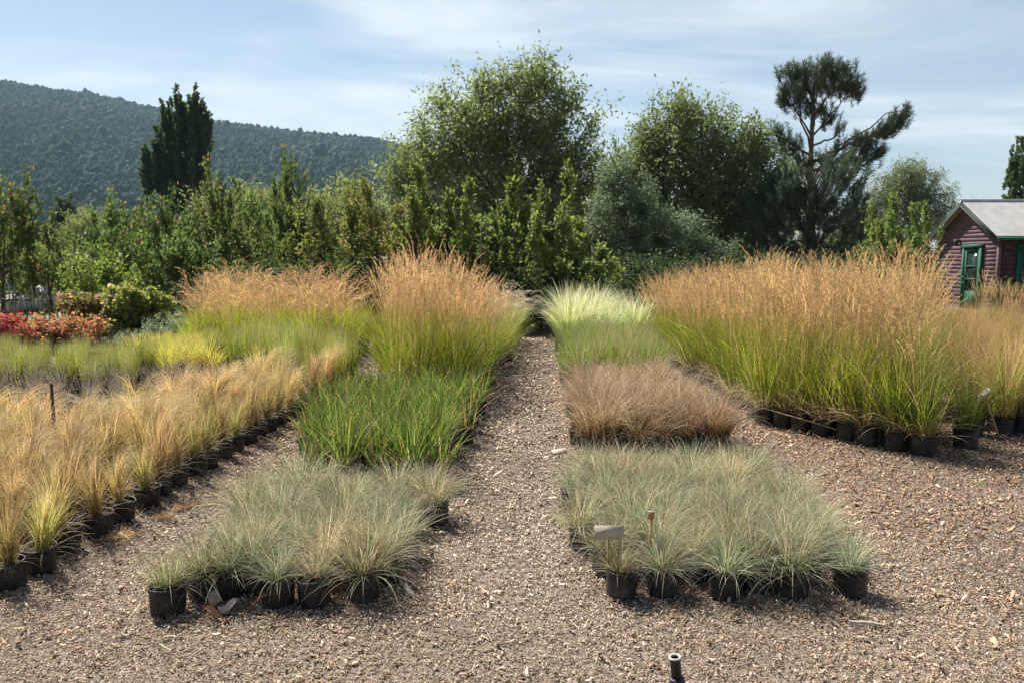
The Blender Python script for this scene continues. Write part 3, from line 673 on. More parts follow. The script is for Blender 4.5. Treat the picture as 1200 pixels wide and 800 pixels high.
# orchard
AP = [bush(50, 3.0, 3.1, 78, (.115, .066), ((.065, .10, .03), (.155, .20, .06), (.20, .16, .06), .06), .25, 60, .75, .07),
      bush(51, 2.8, 3.2, 70, (.115, .068), ((.055, .085, .026), (.125, .165, .05), (.20, .14, .05), .09), .24, 60, .85, .07),
      bush(52, 3.0, 2.3, 95, (.125, .08), ((.115, .15, .03), (.19, .225, .055)), .34, 50, .1, .06)]
app = [(3, 19.0, 1, 1.05, .98, 'dark apple tree with a bare stem beside the stake fence'), (60, 21, 0, .9, .92, 'second apple tree of the near row, above the stake fence'), (122, 18.5, 2, .88, .92, 'light green low apple tree above the vine hedge'),
       (178, 20, 1, .9, .93, 'olive apple tree behind the right end of the vine hedge'), (222, 19.5, 0, .92, .98, 'apple tree above the left tip of the leaning reed grass'), (268, 20.5, 1, .85, 1.05, 'dark upright apple tree below the olive willow'), (312, 19.5, 0, .85, 1.0, 'apple tree in the middle above the leaning reed grass'),
       (350, 20.5, 1, .72, 1.25, 'narrow tall dark apple tree with bronze leaves'), (35, 25, 1, 1.1, 1.05, 'apple tree of the back row nearest the picture edge'), (90, 26, 0, 1.1, 1.12, 'apple tree of the back row between the dark evergreen and the vine hedge'), (145, 25.5, 1, 1.1, 1.15, 'apple tree of the back row under the olive small tree'),
       (198, 26, 0, 1.1, 1.12, 'apple tree of the back row right under the dark poplar'), (250, 25, 1, 1.05, 1.2, 'apple tree of the back row right of the poplar foot'), (300, 26, 0, 1.05, 1.25, 'apple tree of the back row under the pale willow top'), (-40, 22, 1, 1, 1, 'apple tree half cut by the picture edge')]
for i, (px, Y, kk, sx, sz, lab) in enumerate(app):
    sz *= (1.14, .86, 1.0, 1.12, .9, 1.16, .88, 1.08)[i % 8]
    plant('apple_tree', 'tree', lab, AP[kk], X(px, Y), Y, (sx * (.85, 1.05, .92)[i % 3], sx, sz), i * 2.1, 'orchard trees')
# young columnar pear trees
def column(seed, h, w, n, cols, leaf=(.115, .066), fork=1):
    rng = np.random.default_rng(seed); bl = []
    for f in range(fork):
        an = 2 * PI * f / fork + rng.random(); rr_ = 0 if fork == 1 else w * .30
        hh = h * (1 if f == 0 else rng.uniform(.62, .92))
        for i in range(6):
            z = hh * (.14 + .8 * i / 5); r = w * (.5 if fork == 1 else .24) * (1 - .7 * (i / 5) ** 1.5) * rng.uniform(.6, 1.2)
            sp = rr_ * (.35 + .65 * z / h)
            bl.append((math.cos(an) * sp + rng.normal(0, .07), math.sin(an) * sp + rng.normal(0, .07), z, r, r, hh * .10, max(3, n // (6 * fork))))
    for i in range(9):                                       # loose side shoots
        an = rng.random() * 6.28; z = h * rng.uniform(.2, .7); r = w * rng.uniform(.35, .6)
        bl.append((math.cos(an) * r, math.sin(an) * r, z, .05, .05, .22, 3))
    return tree_meshes(seed, 0, bl, leaf, cols, .045, h * .93, 8, .2, 46, .75, twig_r=.008)
gcol = ((.10, .14, .035), (.195, .24, .075)); bcol = ((.095, .125, .03), (.185, .20, .06), (.22, .15, .06), .12)
PC = [column(60, 3.6, 1.6, 120, gcol, fork=3), column(61, 3.7, 2.1, 150, gcol, fork=4), column(62, 3.5, 2.4, 130, bcol, (.10, .05), 3), column(63, 3.0, 1.1, 80, gcol, fork=2)]
pear = [(372, 20, 2, 1.1, .86, 'bronze young pear tree right of the narrow dark apple tree'), (405, 19, 2, 1.1, .92, 'bronze-yellow young pear tree behind the tall reed grass, nearest the apples'), (440, 20, 2, 1.15, .88, 'golden-brown loose pear tree under the end of the hill ridge'), (472, 18.6, 2, 1.05, .9, 'dull olive pear tree above the tallest tan plumes'),
        (512, 18.6, 0, 1, .98, 'light green columnar pear tree left of the bare stem pair'), (547, 18.2, 0, .8, .88, 'slim light green pear column between two wider ones'), (580, 18.6, 3, 1.1, 1.08, 'forked light green pear column in the middle of the row'), (634, 18.4, 1, 1.0, .93, 'widest bright green pear tree above the path end'), (607, 17.6, 0, .85, .72, 'low light green pear tree just left of the path end'),
        (693, 19, 3, 1.1, .82, 'thin yellow-green pear sapling at the right end of the row'), (668, 18.2, 0, 1.0, .62, 'low bushy light green pear right of the path end')]
for i, (px, Y, kk, sx, sz, lab) in enumerate(pear):
    plant('pear_tree', 'tree', lab, PC[kk], X(px, Y), Y, (sx, sx, sz), i * .9, 'young pear trees')
for i, (px, Y, sx, sz, lab) in enumerate(((1030, 23, .8, .88, 'young pear tree with upright shoots farthest from the shed door'), (1062, 22, .8, .95, 'young pear tree between its two neighbours before the shed'), (1079, 24, .7, .92, 'young pear tree touching the left edge of the shed'))):
    plant('pear_tree', 'tree', lab, PC[(1, 0, 3)[i]], X(px, Y), Y, (sx, sx, sz * (1, .92, 1.12)[i]), 1.7 * i + .4, 'pear trees by the shed')
# dark shrubs under the trees
DS = [bush(70, 2.6, 1.8, 110, (.11, .05), ((.022, .036, .013), (.05, .07, .022)), .32, 46, .2, .05), bush(71, 2.4, 2.0, 100, (.10, .05), ((.05, .075, .02), (.10, .135, .03)), .32, 46, .3, .05)]
shr = [(255, 17.5, 0, .9, .7, 'dark shrub behind the left end of the leaning reed grass'), (300, 18, 1, 1, .85, 'green shrub behind the middle of the leaning reed grass'), (345, 18, 0, 1, .9, 'dark shrub under the narrow dark apple tree'), (390, 17.6, 1, 1, .9, 'green shrub under the bronze pears'), (430, 18, 0, 1, .9, 'dark shrub under the golden-brown pear'), (475, 17.4, 0, .9, .85, 'dark shrub behind the tallest tan plumes'), (515, 17.4, 0, .9, .8, 'dark shrub under the columnar pear'), (560, 17.2, 0, .9, .8, 'dark shrub left of the path end'), (618, 17.0, 0, .9, .8, 'dark shrub closing the path end'), (650, 19.5, 0, 1, .8, 'dark shrub behind the variegated grass'), (700, 20, 0, 1.1, .9, 'dark shrub under the pear sapling'),
       (750, 24, 0, 1.4, 1., 'dark shrub under the silvery tree'), (800, 26, 0, 1.4, 1., 'dark shrub right of the silvery tree'), (860, 28, 0, 1.4, 1.05, 'dark shrub behind the middle of the big reed block'), (920, 30, 0, 1.4, 1., 'dark shrub left of the conifer stems'), (985, 30, 0, 1.4, 1., 'dark shrub right of the conifer stems'), (1040, 29, 1, 1.3, 1.1, 'green shrub behind the pear trees by the shed'), (1090, 31, 0, 1.3, 1.2, 'dark shrub behind the shed gable'), (40, 30, 1, 1.2, .9, 'green shrub beyond the stake fence'), (150, 23, 0, 1.2, .75, 'dark shrub behind the vine hedge'), (200, 22, 0, 1.2, .85, 'dark shrub right behind the vine hedge end')]
for i, (px, Y, kk, sx, sz, lab) in enumerate(shr):
    plant('garden_shrub', 'shrub', lab, DS[kk], X(px, Y), Y, (sx, sx, sz), i * 1.9, 'shrubs under the trees', ('stem', 'foliage'))
sb = bush(72, .8, 1.0, 40, (.09, .045), ((.05, .07, .03), (.09, .12, .05)), .18, 40, .3, .03)
plant('garden_shrub', 'shrub', 'small dark shrub at the corner of the shed', sb, X(1179, 23.2), 23.2, (1, 1, 1), 0, None, ('stem', 'foliage'))

# red shrubs, vine hedge, grey bushes on the far bed
RD = [bush(80, 1.15, .82, 60, (.085, .05), ((.29, .11, .065), (.44, .22, .12), (.19, .18, .06), .33), .17, 40, .2, .02), bush(81, 1.1, .85, 55, (.085, .05), ((.21, .045, .04), (.35, .095, .075), (.22, .13, .05), .25), .17, 40, .2, .02)]
reds = [(-8, 13.0, 1, 1.0, .92, 'crimson-leaved shrub at the picture edge'), (12, 13.4, 1, .7, .78, 'crimson shrub beside the crimson one at the edge'), (24, 13.9, 0, .85, .7, 'orange-red shrub nearest the crimson ones'), (45, 13.4, 0, .85, .72, 'orange-red shrub second from the crimson ones'), (66, 13.8, 0, .85, .78, 'orange-red shrub third from the crimson ones'), (88, 13.5, 0, .8, .84, 'salmon-red shrub against the vine hedge')]
for i, (px, Y, kk, sx, sz, lab) in enumerate(reds):
    plant('red_shrub', 'shrub', lab, RD[kk], X(px, Y), Y, (sx, sx, sz), i * 1.1, 'red-leaved shrubs', ('stem', 'foliage'))
vc = ((.12, .14, .035), (.24, .265, .075), (.38, .20, .15), .34)
def mound(seed, w, h, cols):
    bl = [(fx * w, fy * w, fz * h, w * .2, w * .18, h * .2, 14) for fx in (-.3, 0, .3) for fy in (-.15, .15) for fz in (.3, .74)]
    return tree_meshes(seed, 0, bl, (.10, .075), cols, .03, h * .6, 9, .15, 46, -.2, twig_r=.006)
VN = [mound(84, 1.35, 1.1, vc), mound(85, 1.15, 1.2, ((.13, .16, .035), (.26, .30, .08), (.38, .28, .15), .16))]
for i, (px, Y, kk, sx, sz, lab) in enumerate(((116, 15.2, 0, .95, .86, 'clipped vine mound with pink-tipped leaves beside the red shrubs'), (160, 15.0, 1, .95, .92, 'clipped vine mound with yellow-green leaves, taller of the pair'))):
    plant('vine_mound', 'climbing plant', lab, VN[kk], X(px, Y), Y, (sx, sx, sz), i, 'vine hedge', ('stem', 'foliage'))
GB = bush(86, .9, .62, 46, (.07, .02), ((.13, .17, .10), (.22, .26, .17)), .14, 44, .3, .02)
for i, (px, Y, s, lab) in enumerate(((196, 14.2, 1., 'grey-green bushy herb right of the vine mounds'), (218, 13.8, .95, 'grey-green bushy herb behind the golden grass'), (240, 14.4, 1.05, 'grey-green bushy herb before the leaning reed grass'), (152, 13.9, .6, 'small grey-green herb at the foot of the taller vine mound'), (116, 13.6, .5, 'small grey-green herb behind the lime rushes'))):
    plant('grey_herb', 'perennial plant', lab, GB, X(px, Y), Y, (s, s, s), i * 2., 'grey herbs', ('stem', 'foliage'))
# ------------------------------------------------------------------ stake fence, stones, netting
fe = thing('stake_fence', 'fence of thin weathered grey stakes behind the red shrubs', 'fence', (X(30, 16.6), 16.6, 0))
rng = np.random.default_rng(5)
for i in range(46):
    mb = MB(); x = -2.4 + i * .078 + rng.normal(0, .012); h = 1.0 * rng.uniform(.85, 1.08)
    P = np.array([[x, rng.normal(0, .01), 0], [x + rng.normal(0, .01), rng.normal(0, .01), h * .5], [x + rng.normal(0, .03), rng.normal(0, .01), h]])
    mb.tube(P, [.016, .014, .010], 5, np.array((.17, .145, .12)) * rng.uniform(.6, 1.3))
    mb.build('stake', M_WOOD, fe, True)
for z in (.35, .78):
    mb = MB(); mb.tube([[-2.45, .022, z], [-.6, .026, z - .02], [1.25, .022, z]], .004, 5, (.2, .18, .17)); mb.build('wire', M_METAL, fe, True)
def rock(label, x, y, s, seed, col=(.62, .58, .54), group='white stones'):
    rng = np.random.default_rng(seed); mb = MB(); n, m = 12, 8
    ph = rng.random(6) * 6.28
    th = np.linspace(0.02, PI - .02, m); an = np.arange(n) / n * 2 * PI
    T, A = np.meshgrid(th, an, indexing='ij')
    R = 1 + .18 * np.sin(2 * A + ph[0]) * np.sin(T) + .12 * np.sin(3 * A + ph[1] + 2 * T) + .08 * np.sin(5 * A + ph[2])
    V = np.stack([R * np.sin(T) * np.cos(A) * s[0], R * np.sin(T) * np.sin(A) * s[1], (np.cos(T) * .5 + .42) * s[2] * (1 + .15 * np.sin(2 * A + ph[3]))], 2)
    Q = [[i * n + j, i * n + (j + 1) % n, (i + 1) * n + (j + 1) % n, (i + 1) * n + j] for i in range(m - 1) for j in range(n)]
    mb.add(V, Q, np.array(col)); o = mb.build('stone', M_ROCK)
    o.location = (x, y, 0); o.rotation_euler.z = rng.random() * 6
    tag(o, label, 'stone', group)
for i, (px, py, s, lab) in enumerate(((28, 24, (.5, .4, .55), 'flat white stone beyond the stake fence near its outer end'), (48, 24.5, (.55, .45, .75), 'biggest white stone beyond the stake fence'), (64, 24, (.42, .35, .5), 'white stone beyond the stake fence towards the vine mounds'), (14, 23.6, (.4, .3, .4), 'low greyish stone behind the crimson shrubs'))):
    rock(lab, X(px, py), py, s, i)
ne = thing('shade_netting', 'low turquoise netting stretched between posts far beyond the stake fence', 'netting', (X(35, 34), 34, 0))
mb = MB(); mb.box((0, 0, .35), (2.6, .02, .3), (.12, .42, .36)); mb.build('net', col_mat('turquoise_net', .7, .2, .2, 20), ne)
for x in (-1.3, 0, 1.3):
    mb = MB(); mb.tube([[x, .04, 0], [x, .04, .62]], .025, 6, (.25, .2, .16)); mb.build('post', M_WOOD, ne, True)
# small pale outbuilding seen through the orchard
ob = thing('pale_outbuilding', 'pale grey outbuilding glimpsed between the orchard trees above the vine hedge', 'building', (X(174, 34), 34, 0))
mb = MB(); mb.box((0, 0, .95), (2.4, 2.4, 1.9), (.55, .56, .58)); mb.build('wall', M_CARD, ob)
mb = MB(); mb.box((0, 0, 1.98), (2.8, 2.8, .12), (.3, .3, .31)); mb.build('roof', M_TIN, ob)
mb = MB(); mb.box((.3, -1.22, .75), (.8, .05, 1.5), (.22, .2, .19)); mb.build('door', M_WOOD, ob)

# ------------------------------------------------------------------ the shed
SX, SY, SD_, SW = 14.6, 24.0, 3.4, 7.4          # gable wall plane x, near corner y, gable width, length
EV, RG = 2.38, 3.36
sh = thing('garden_shed', 'weathered purple clapboard shed with green doors and a corrugated tin roof', 'shed', (SX, SY, 0))
PUR = np.array((.115, .068, .088))
rng = np.random.default_rng(8)
def gable_z(y): return EV + (RG - EV) * (1 - abs(y - SD_ / 2) / (SD_ / 2))
# gable wall: a core plus lapped boards that follow the slope, one mesh
mb = MB()
core = [(0.02, 0, 0), (0.02, SD_, 0), (0.02, SD_, EV), (0.02, SD_ / 2, RG), (0.02, 0, EV)]
def prism(mb, pts, dx, col):
    n = len(pts); A = np.array(pts, float); B = A + np.array((dx, 0, 0))
    V = np.concatenate([A, B]); Q = [[i, (i + 1) % n, n + (i + 1) % n, n + i] for i in range(n)]
    Q += [[0, 1, 2, 4], [2, 3, 4, 4], [n, n + 4, n + 2, n + 1], [n + 2, n + 4, n + 3, n + 3]] if n == 5 else [[0, 1, 2, 3], [n, n + 3, n + 2, n + 1]]
    mb.add(V, Q, np.array(col))
def boards_gable(mb):
    z = .12; bh = .125
    while z < RG - .05:
        zt = min(z + bh + .025, RG - .02)
        def span(zz):
            if zz <= EV: return 0., SD_
            f = (zz - EV) / (RG - EV); return f * SD_ / 2, SD_ - f * SD_ / 2
        a0, b0 = span(z); a1, b1 = span(zt)
        if b1 - a1 < .04: break
        c = PUR * rng.uniform(.75, 1.25) * (1 + rng.normal(0, .05, 3))
        t = rng.normal(0, .006); n = 7
        ys0 = np.linspace(a0, b0, n); ys1 = np.linspace(a1, b1, n); V = []
        for i in range(n):
            w = rng.normal(0, .004)
            V += [[-.009, ys0[i], z + t * (i / n - .5) * 2 + w], [-.004, ys1[i], zt], [.02, ys1[i], zt], [.02, ys0[i], z + w]]
        Q = []
        for i in range(n - 1):
            b = i * 4
            for j in range(4): Q.append([b + j, b + 4 + j, b + 4 + (j + 1) % 4, b + (j + 1) % 4])
        Q += [[0, 1, 2, 3], [(n - 1) * 4 + 3, (n - 1) * 4 + 2, (n - 1) * 4 + 1, (n - 1) * 4]]
        mb.add(V, Q, c)
        z += bh
# door opening in the gable: y from .8 to 1.8 is covered by the door set proud of the boards
prism(mb, [(.004, 0, 0), (.004, SD_, 0), (.004, SD_, EV), (.004, SD_ / 2, RG), (.004, 0, EV)], .08, PUR * .8)
boards_gable(mb)
mb.build('gable_wall', M_BOARD, sh)
mb = MB()
mb.box((SW / 2 + .05, .06, EV / 2), (SW - .1, .10, EV), PUR * .8)
z = .12
while z < EV - .06:
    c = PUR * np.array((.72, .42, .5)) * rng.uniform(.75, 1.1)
    zt = min(z + .17, EV)
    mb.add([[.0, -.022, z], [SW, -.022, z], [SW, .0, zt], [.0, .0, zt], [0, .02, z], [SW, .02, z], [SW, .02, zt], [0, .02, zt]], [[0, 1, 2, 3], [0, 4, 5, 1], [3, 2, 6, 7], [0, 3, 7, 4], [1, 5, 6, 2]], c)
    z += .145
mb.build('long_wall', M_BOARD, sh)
mb = MB(); mb.box((SW / 2 + .05, SD_ - .05, EV / 2), (SW - .1, .08, EV), PUR); mb.box((SW - .05, SD_ / 2, EV / 2), (.1, SD_ - .3, EV), PUR); mb.build('back_wall', M_BOARD, sh)
mb = MB(); mb.box((-.012, -.012, EV / 2), (.09, .09, EV), PUR * 1.15); mb.build('corner_trim', M_BOARD, sh)
# roof: two corrugated slopes
def slope(mb, y0, z0, y1, z1, x0, x1):
    n = int((x1 - x0) / .022); xs = np.linspace(x0, x1, n); w = .011 * np.sin(xs / .085 * 2 * PI)
    nrm = np.array((0, -(z1 - z0), (y1 - y0))); nrm = nrm / np.linalg.norm(nrm); nrm = nrm if nrm[2] > 0 else -nrm
    V = []
    for y, z in ((y0, z0), (y1, z1)):
        V.append(np.stack([xs, y + nrm[1] * (w + .05), z + nrm[2] * (w + .05)], 1))
    for y, z in ((y0, z0), (y1, z1)):
        V.append(np.stack([xs, y + nrm[1] * (w + .046), z + nrm[2] * (w + .046)], 1))
    V = np.concatenate(V); Q = []
    for i in range(n - 1): Q += [[i, i + 1, n + i + 1, n + i], [2 * n + i, 3 * n + i, 3 * n + i + 1, 2 * n + i + 1]]
    mb.add(V, Q, (.33, .325, .315))
ro = thing('roof', None, None); ro.parent = sh
sl = (RG - EV) / (SD_ / 2); ov = .28
for nm, y0, y1 in (('roof_sheet', -ov, SD_ / 2), ('roof_sheet', SD_ + ov, SD_ / 2)):
    mb = MB(); slope(mb, y0, EV - ov * sl, y1, RG, -.30, SW + .3); o = mb.build(nm, M_TIN, ro, True)
mb = MB(); mb.tube([[-.32, SD_ / 2, RG + .06], [SW + .3, SD_ / 2, RG + .06]], .055, 8, (.5, .5, .49)); mb.build('ridge_cap', M_TIN, ro, True)
a = math.atan(sl); lnb = math.hypot(SD_ / 2 + ov, (SD_ / 2 + ov) * sl)
for sgn in (1, -1):
    yc = SD_ / 2 - sgn * (SD_ / 2 + ov) / 2; zc = RG - (SD_ / 2 + ov) * sl / 2 - .055
    rot = np.array([[1, 0, 0], [0, math.cos(sgn * a), -math.sin(sgn * a)], [0, math.sin(sgn * a), math.cos(sgn * a)]])
    mb = MB(); mb.box((-.29, yc, zc), (.03, lnb, .13), (.014, .03, .022), rot); mb.build('barge_board', M_GREEN, ro)
    mb = MB(); mb.box((-.3075, yc, zc - .05), (.004, lnb, .016), (.20, .18, .17), rot); mb.build('barge_edge', M_GREEN, ro)
mb = MB(); mb.box((SW / 2, -ov - .03, EV - ov * sl - .03), (SW + .56, .05, .10), (.02, .14, .085)); mb.build('gutter', M_GREEN, ro)
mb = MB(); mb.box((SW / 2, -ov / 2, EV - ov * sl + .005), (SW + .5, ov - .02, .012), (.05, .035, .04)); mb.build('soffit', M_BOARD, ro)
# doors
GRN = (.008, .095, .055)
def door(parent, plane, u0, u1, h, name='door'):
    """a glazed door set on the wall; plane 'x' faces -X, 'y' faces -Y. Frame, leaf, panes and knob"""
    def P(u, v, d): return (-.045 - d, u, v) if plane == 'x' else (u, -.04 - d, v)
    def B(mb, u, v, d, su, sv, sd, c): mb.box(P(u, v, d), (sd, su, sv) if plane == 'x' else (su, sd, sv), c)
    w = u1 - u0; uc = (u0 + u1) / 2
    mb = MB(); fw = .09
    B(mb, u0 + fw / 2, h / 2, .01, fw, h, .10, GRN); B(mb, u1 - fw / 2, h / 2, .01, fw, h, .10, GRN); B(mb, uc, h - fw / 2 + .006, .014, w + .06, fw + .012, .12, GRN)
    fr = mb.build('door_frame', M_GREEN, parent)
    mb = MB(); g = tuple(.6 * c for c in GRN)
    a0, a1 = u0 + fw + .003, u1 - fw - .003; st = .11
    B(mb, a0 + st / 2, h / 2 - .05, -.0, st, h - .12, .05, g); B(mb, a1 - st / 2, h / 2 - .05, 0, st, h - .12, .05, g)
    for zz, hh in ((.32, .5), (h - .16, .12), (.95, .05), (1.35, .05)):
        B(mb, (a0 + a1) / 2, zz, .002, a1 - a0 - 2 * st + .002, hh, .046, g)
    df = mb.build(name, M_GREEN, parent)
    mb = MB(); B(mb, (a0 + a1) / 2, (.57 + h - .22) / 2, -.006, a1 - a0 - 2 * st, h - .22 - .57, .008, (.02, .02, .02)); mb.build('pane', M_GLASS, df)
    mb = MB(); c = P(a1 - .05, 1.0, .05); mb.box(c, (.05, .035, .035), (.3, .26, .16)); mb.build('handle', M_METAL, df)
door(sh, 'x', .78, 1.80, 2.02)
door(sh, 'y', .50, 1.62, 2.02)
door(sh, 'y', 3.0, 4.1, 2.02)
la = thing('wall_lantern', 'small dark lantern on the gable wall left of the green door', 'lantern', (SX - .03, SY + 2.12, 2.06))
mb = MB(); mb.box((-.015, 0, .10), (.03, .07, .12), (.05, .045, .04)); mb.tube([[-.02, 0, .14], [-.07, 0, .18], [-.11, 0, .15]], .009, 6, (.04, .04, .04)); mb.build('bracket', M_METAL, la)
mb = MB()
for sx in (-1, 1):
    for sy in (-1, 1): mb.box((-.11 + sx * .045, sy * .045, .03), (.012, .012, .17), (.04, .04, .04))
mb.box((-.11, 0, -.06), (.11, .11, .015), (.04, .04, .04)); mb.lathe([(.09, .12), (.07, .14), (.02, .17), (.001, .175)], 4, (.04, .04, .04)); mb.V[-1] += np.array((-.11, 0, 0)); mb.build('cage', M_METAL, la)
mb = MB(); mb.box((-.11, 0, .03), (.075, .075, .15), (.05, .05, .05)); mb.build('glass', M_GLASS, la)

# ------------------------------------------------------------------ labels, pipe, bits on the ground
def plant_sign(label, x, y, ztop, w, h, yaw, roll, tilt, scol=(.50, .36, .17), cat='plant label', stake_w=.014):
    t = thing('plant_label', label, cat, (x, y, .0), yaw)
    mb = MB(); mb.box((0, 0, (ztop - h * .4) / 2), (stake_w, .006, ztop - h * .4), scol); st = mb.build('stake', M_WOOD, t)
    mb = MB(); mb.box((0, 0, 0), (w, .004, h), (.44, .39, .30)); bo = mb.build('card', M_CARD, t)
    bo.location = (0, -.0056, ztop - h / 2); bo.rotation_euler = (tilt, roll, 0)
    return t
plant_sign('weathered cream plant sign on a wooden stake in a front fescue pot', X(713, 3.76), 3.63, .355, .138, .066, 0.03, .02, -.15)
s2 = plant_sign('small white label on a tilted thin stake among the switch grass pots', X(1166, 6.95), 6.95, .47, .12, .065, -.1, -.3, -.8)
s2.rotation_euler = (0, -.35, -.1); s2.location.x += .12
s3 = plant_sign('fallen cream label lying against the first brown sedge pot', X(656, 6.30), 6.24, .10, .12, .06, .2, -.12, -1.0)
s4 = plant_sign('tiny rust-orange tag with a white edge among the silver fescues', X(761, 3.95), 3.80, .365, .03, .035, 0, .05, 0); 
for c in s4.children:
    if c.name.startswith('card'):
        at = c.data.color_attributes['Col']
        for d in at.data: d.color = (.45, .17, .06, 1)
mb = MB(); mb.box((0, -.0056, .3675), (.03, .004, .007), (.7, .68, .62)); mb.build('top_edge', M_CARD, s4)
s5 = plant_sign('pale flat label near the crimson shrubs at the picture edge', X(6, 12.2), 12.2, .26, .16, .1, .1, 0, -.5)
# black irrigation pipe
pi = thing('irrigation_pipe', 'black plastic riser pipe with a pale worn rim sticking up out of the mulch', 'pipe', (X(797, 2.90), 2.78, 0))
mb = MB(); mb.lathe([(.0285, -.03), (.0285, .088), (.025, .091), (.02, .092)], 20, (.018, .018, .02)); mb.build('collar', M_PLASTIC, pi, True)
mb = MB(); mb.lathe([(.019, .02), (.0195, .178), (.0215, .179), (.0225, .184), (.0215, .188), (.0165, .187), (.0155, .13)], 20, (.018, .018, .02)); mb.build('riser', M_PLASTIC, pi, True)
mb = MB(); mb.lathe([(.0232, .1835), (.0228, .1898), (.0160, .1898), (.0152, .182)], 20, (.42, .38, .35)); mb.build('rim', M_CARD, pi, True)
pi.rotation_euler = (0.04, -.11, 0); pi.scale = (1, 1, .83)
# stake in the feather grass
po = MB(); po.tube([[0, 0, 0], [.004, 0, .35], [0, 0, .72]], [.014, .013, .012], 7, (.11, .07, .045)); o = po.build('wooden_stake', M_WOOD, None, True); o.location = (X(54, 5.6), 5.6, 0)
tag(o, 'dark brown wooden stake standing upright in the feather grass', 'stake')
# two bare canes behind the reed grass
for i, (px, h, lab) in enumerate(((563, 2.35, 'bare straight cane behind the tall plumes, left of the cane pair'), (569, 2.3, 'bare straight cane behind the tall plumes, right of the cane pair'))):
    mb = MB(); mb.tube([[0, 0, 0], [.01, 0, h / 2], [0.02, 0, h]], [.014, .012, .009], 6, (.20, .14, .10)); o = mb.build('bamboo_cane', M_WOOD, None, True); o.location = (X(px, 16.4), 16.4, 0); tag(o, lab, 'cane', 'cane pair')
# sticks and dry litter one can tell apart
def stick(label, px, y, l, rz, col, w=.006):
    mb = MB(); n = 6; x = np.linspace(-l / 2, l / 2, n)
    P = np.stack([x, .05 * l * np.sin(x / l * 3), .012 + .004 * np.cos(x / l * 5)], 1)
    mb.tube(P, np.linspace(w, w * .6, n), 6, col); o = mb.build('dry_stick', M_WOOD, None, True); o.location = (X(px, y), y, 0.02); o.rotation_euler.z = rz; tag(o, label, 'stick')
stick('pale split stick lying on the mulch beyond the small blue fescue', 1036, 3.30, .16, -.35, (.55, .46, .36), .008)
stick('thin straw-coloured stalk on the mulch of the right-hand aisle', 968, 5.1, .26, -.15, (.55, .45, .33), .004)
stick('long dry stalk leaning over the black pots of the big reed block', 952, 7.08, .85, -.85, (.5, .36, .24), .005)
bpy.data.objects[[o.name for o in bpy.data.objects if o.name.startswith('dry_stick')][-1]].location.z = .13
bpy.data.objects[[o.name for o in bpy.data.objects if o.name.startswith('dry_stick')][-1]].rotation_euler.y = .16
stick('pale stalk on the mulch in front of the feather grass pots', 130, 4.4, .2, -.8, (.5, .42, .3), .004)
def dead_leaf(label, px, y, l, w, rz, col, seed, lift=.02):
    rng = np.random.default_rng(seed); mb = MB(); n, m = 9, 5; V = []
    for i in range(n):
        t = i / (n - 1); ww = w * math.sin(PI * (t * .9 + .06)) ** .8
        for j in range(m):
            s = j / (m - 1) - .5
            V.append([(t - .5) * l, s * ww, lift + .03 * math.sin(t * 5 + seed) + 2.2 * (s ** 2) * ww + rng.normal(0, .001)])
    V = np.array(V); Q = [[i * m + j, (i + 1) * m + j, (i + 1) * m + j + 1, i * m + j + 1] for i in range(n - 1) for j in range(m - 1)]
    B = V.copy(); B[:, 2] -= .0015
    mb.add(np.concatenate([V, B]), Q + [[q[3] + n * m, q[2] + n * m, q[1] + n * m, q[0] + n * m] for q in Q], np.array(col))
    o = mb.build('dead_leaf', M_CHIP, None, True); o.location = (X(px, y), y, .022); o.rotation_euler = (rng.normal(0, .15), rng.normal(0, .2), rz); tag(o, label, 'leaf', 'dry leaves by the pots')
dead_leaf('curled rusty dead leaf right in front of the corner fescue pot', 238, 3.36, .12, .045, -.15, (.36, .19, .10), 1, .012)
dead_leaf('pale grey-brown dead leaf standing up beside the corner fescue pot', 236, 3.49, .12, .06, 2.0, (.45, .37, .30), 2, .03)
dead_leaf('buff dead leaf tucked behind the rusty one', 252, 3.44, .10, .05, .9, (.5, .42, .34), 3, .016)
dead_leaf('brown rolled dead leaf in front of the second fescue pot', 290, 3.47, .15, .03, .5, (.20, .12, .08), 4, .02)
def tuft(label, px, y, seed, s):
    rng = np.random.default_rng(seed); mb = MB()
    blades(mb, rng, 160, .03 * s, .012, (.04 * s, .09 * s), .0017, (1.0, 1.6), (.0, 1.2), 4, ((.42, .27, .12), (.5, .33, .16), (.55, .38, .2)), az=None)
    V = np.concatenate(mb.V); V[:, 2] = np.abs(V[:, 2]); mb.V = [V]
    o = mb.build('straw_clump', M_STRAW); o.location = (X(px, y), y, .018); tag(o, label, 'dry grass', 'straw on the mulch')
tuft('tan scrap of dry feather grass on the mulch, smallest of the three', 182, 4.75, 1, .8)
tuft('tan ball of dry feather grass on the mulch, farthest of the three', 205, 4.95, 2, 1.)
tuft('flat tan scrap of dry feather grass on the mulch, nearest of the three', 128, 4.4, 3, 1.3)

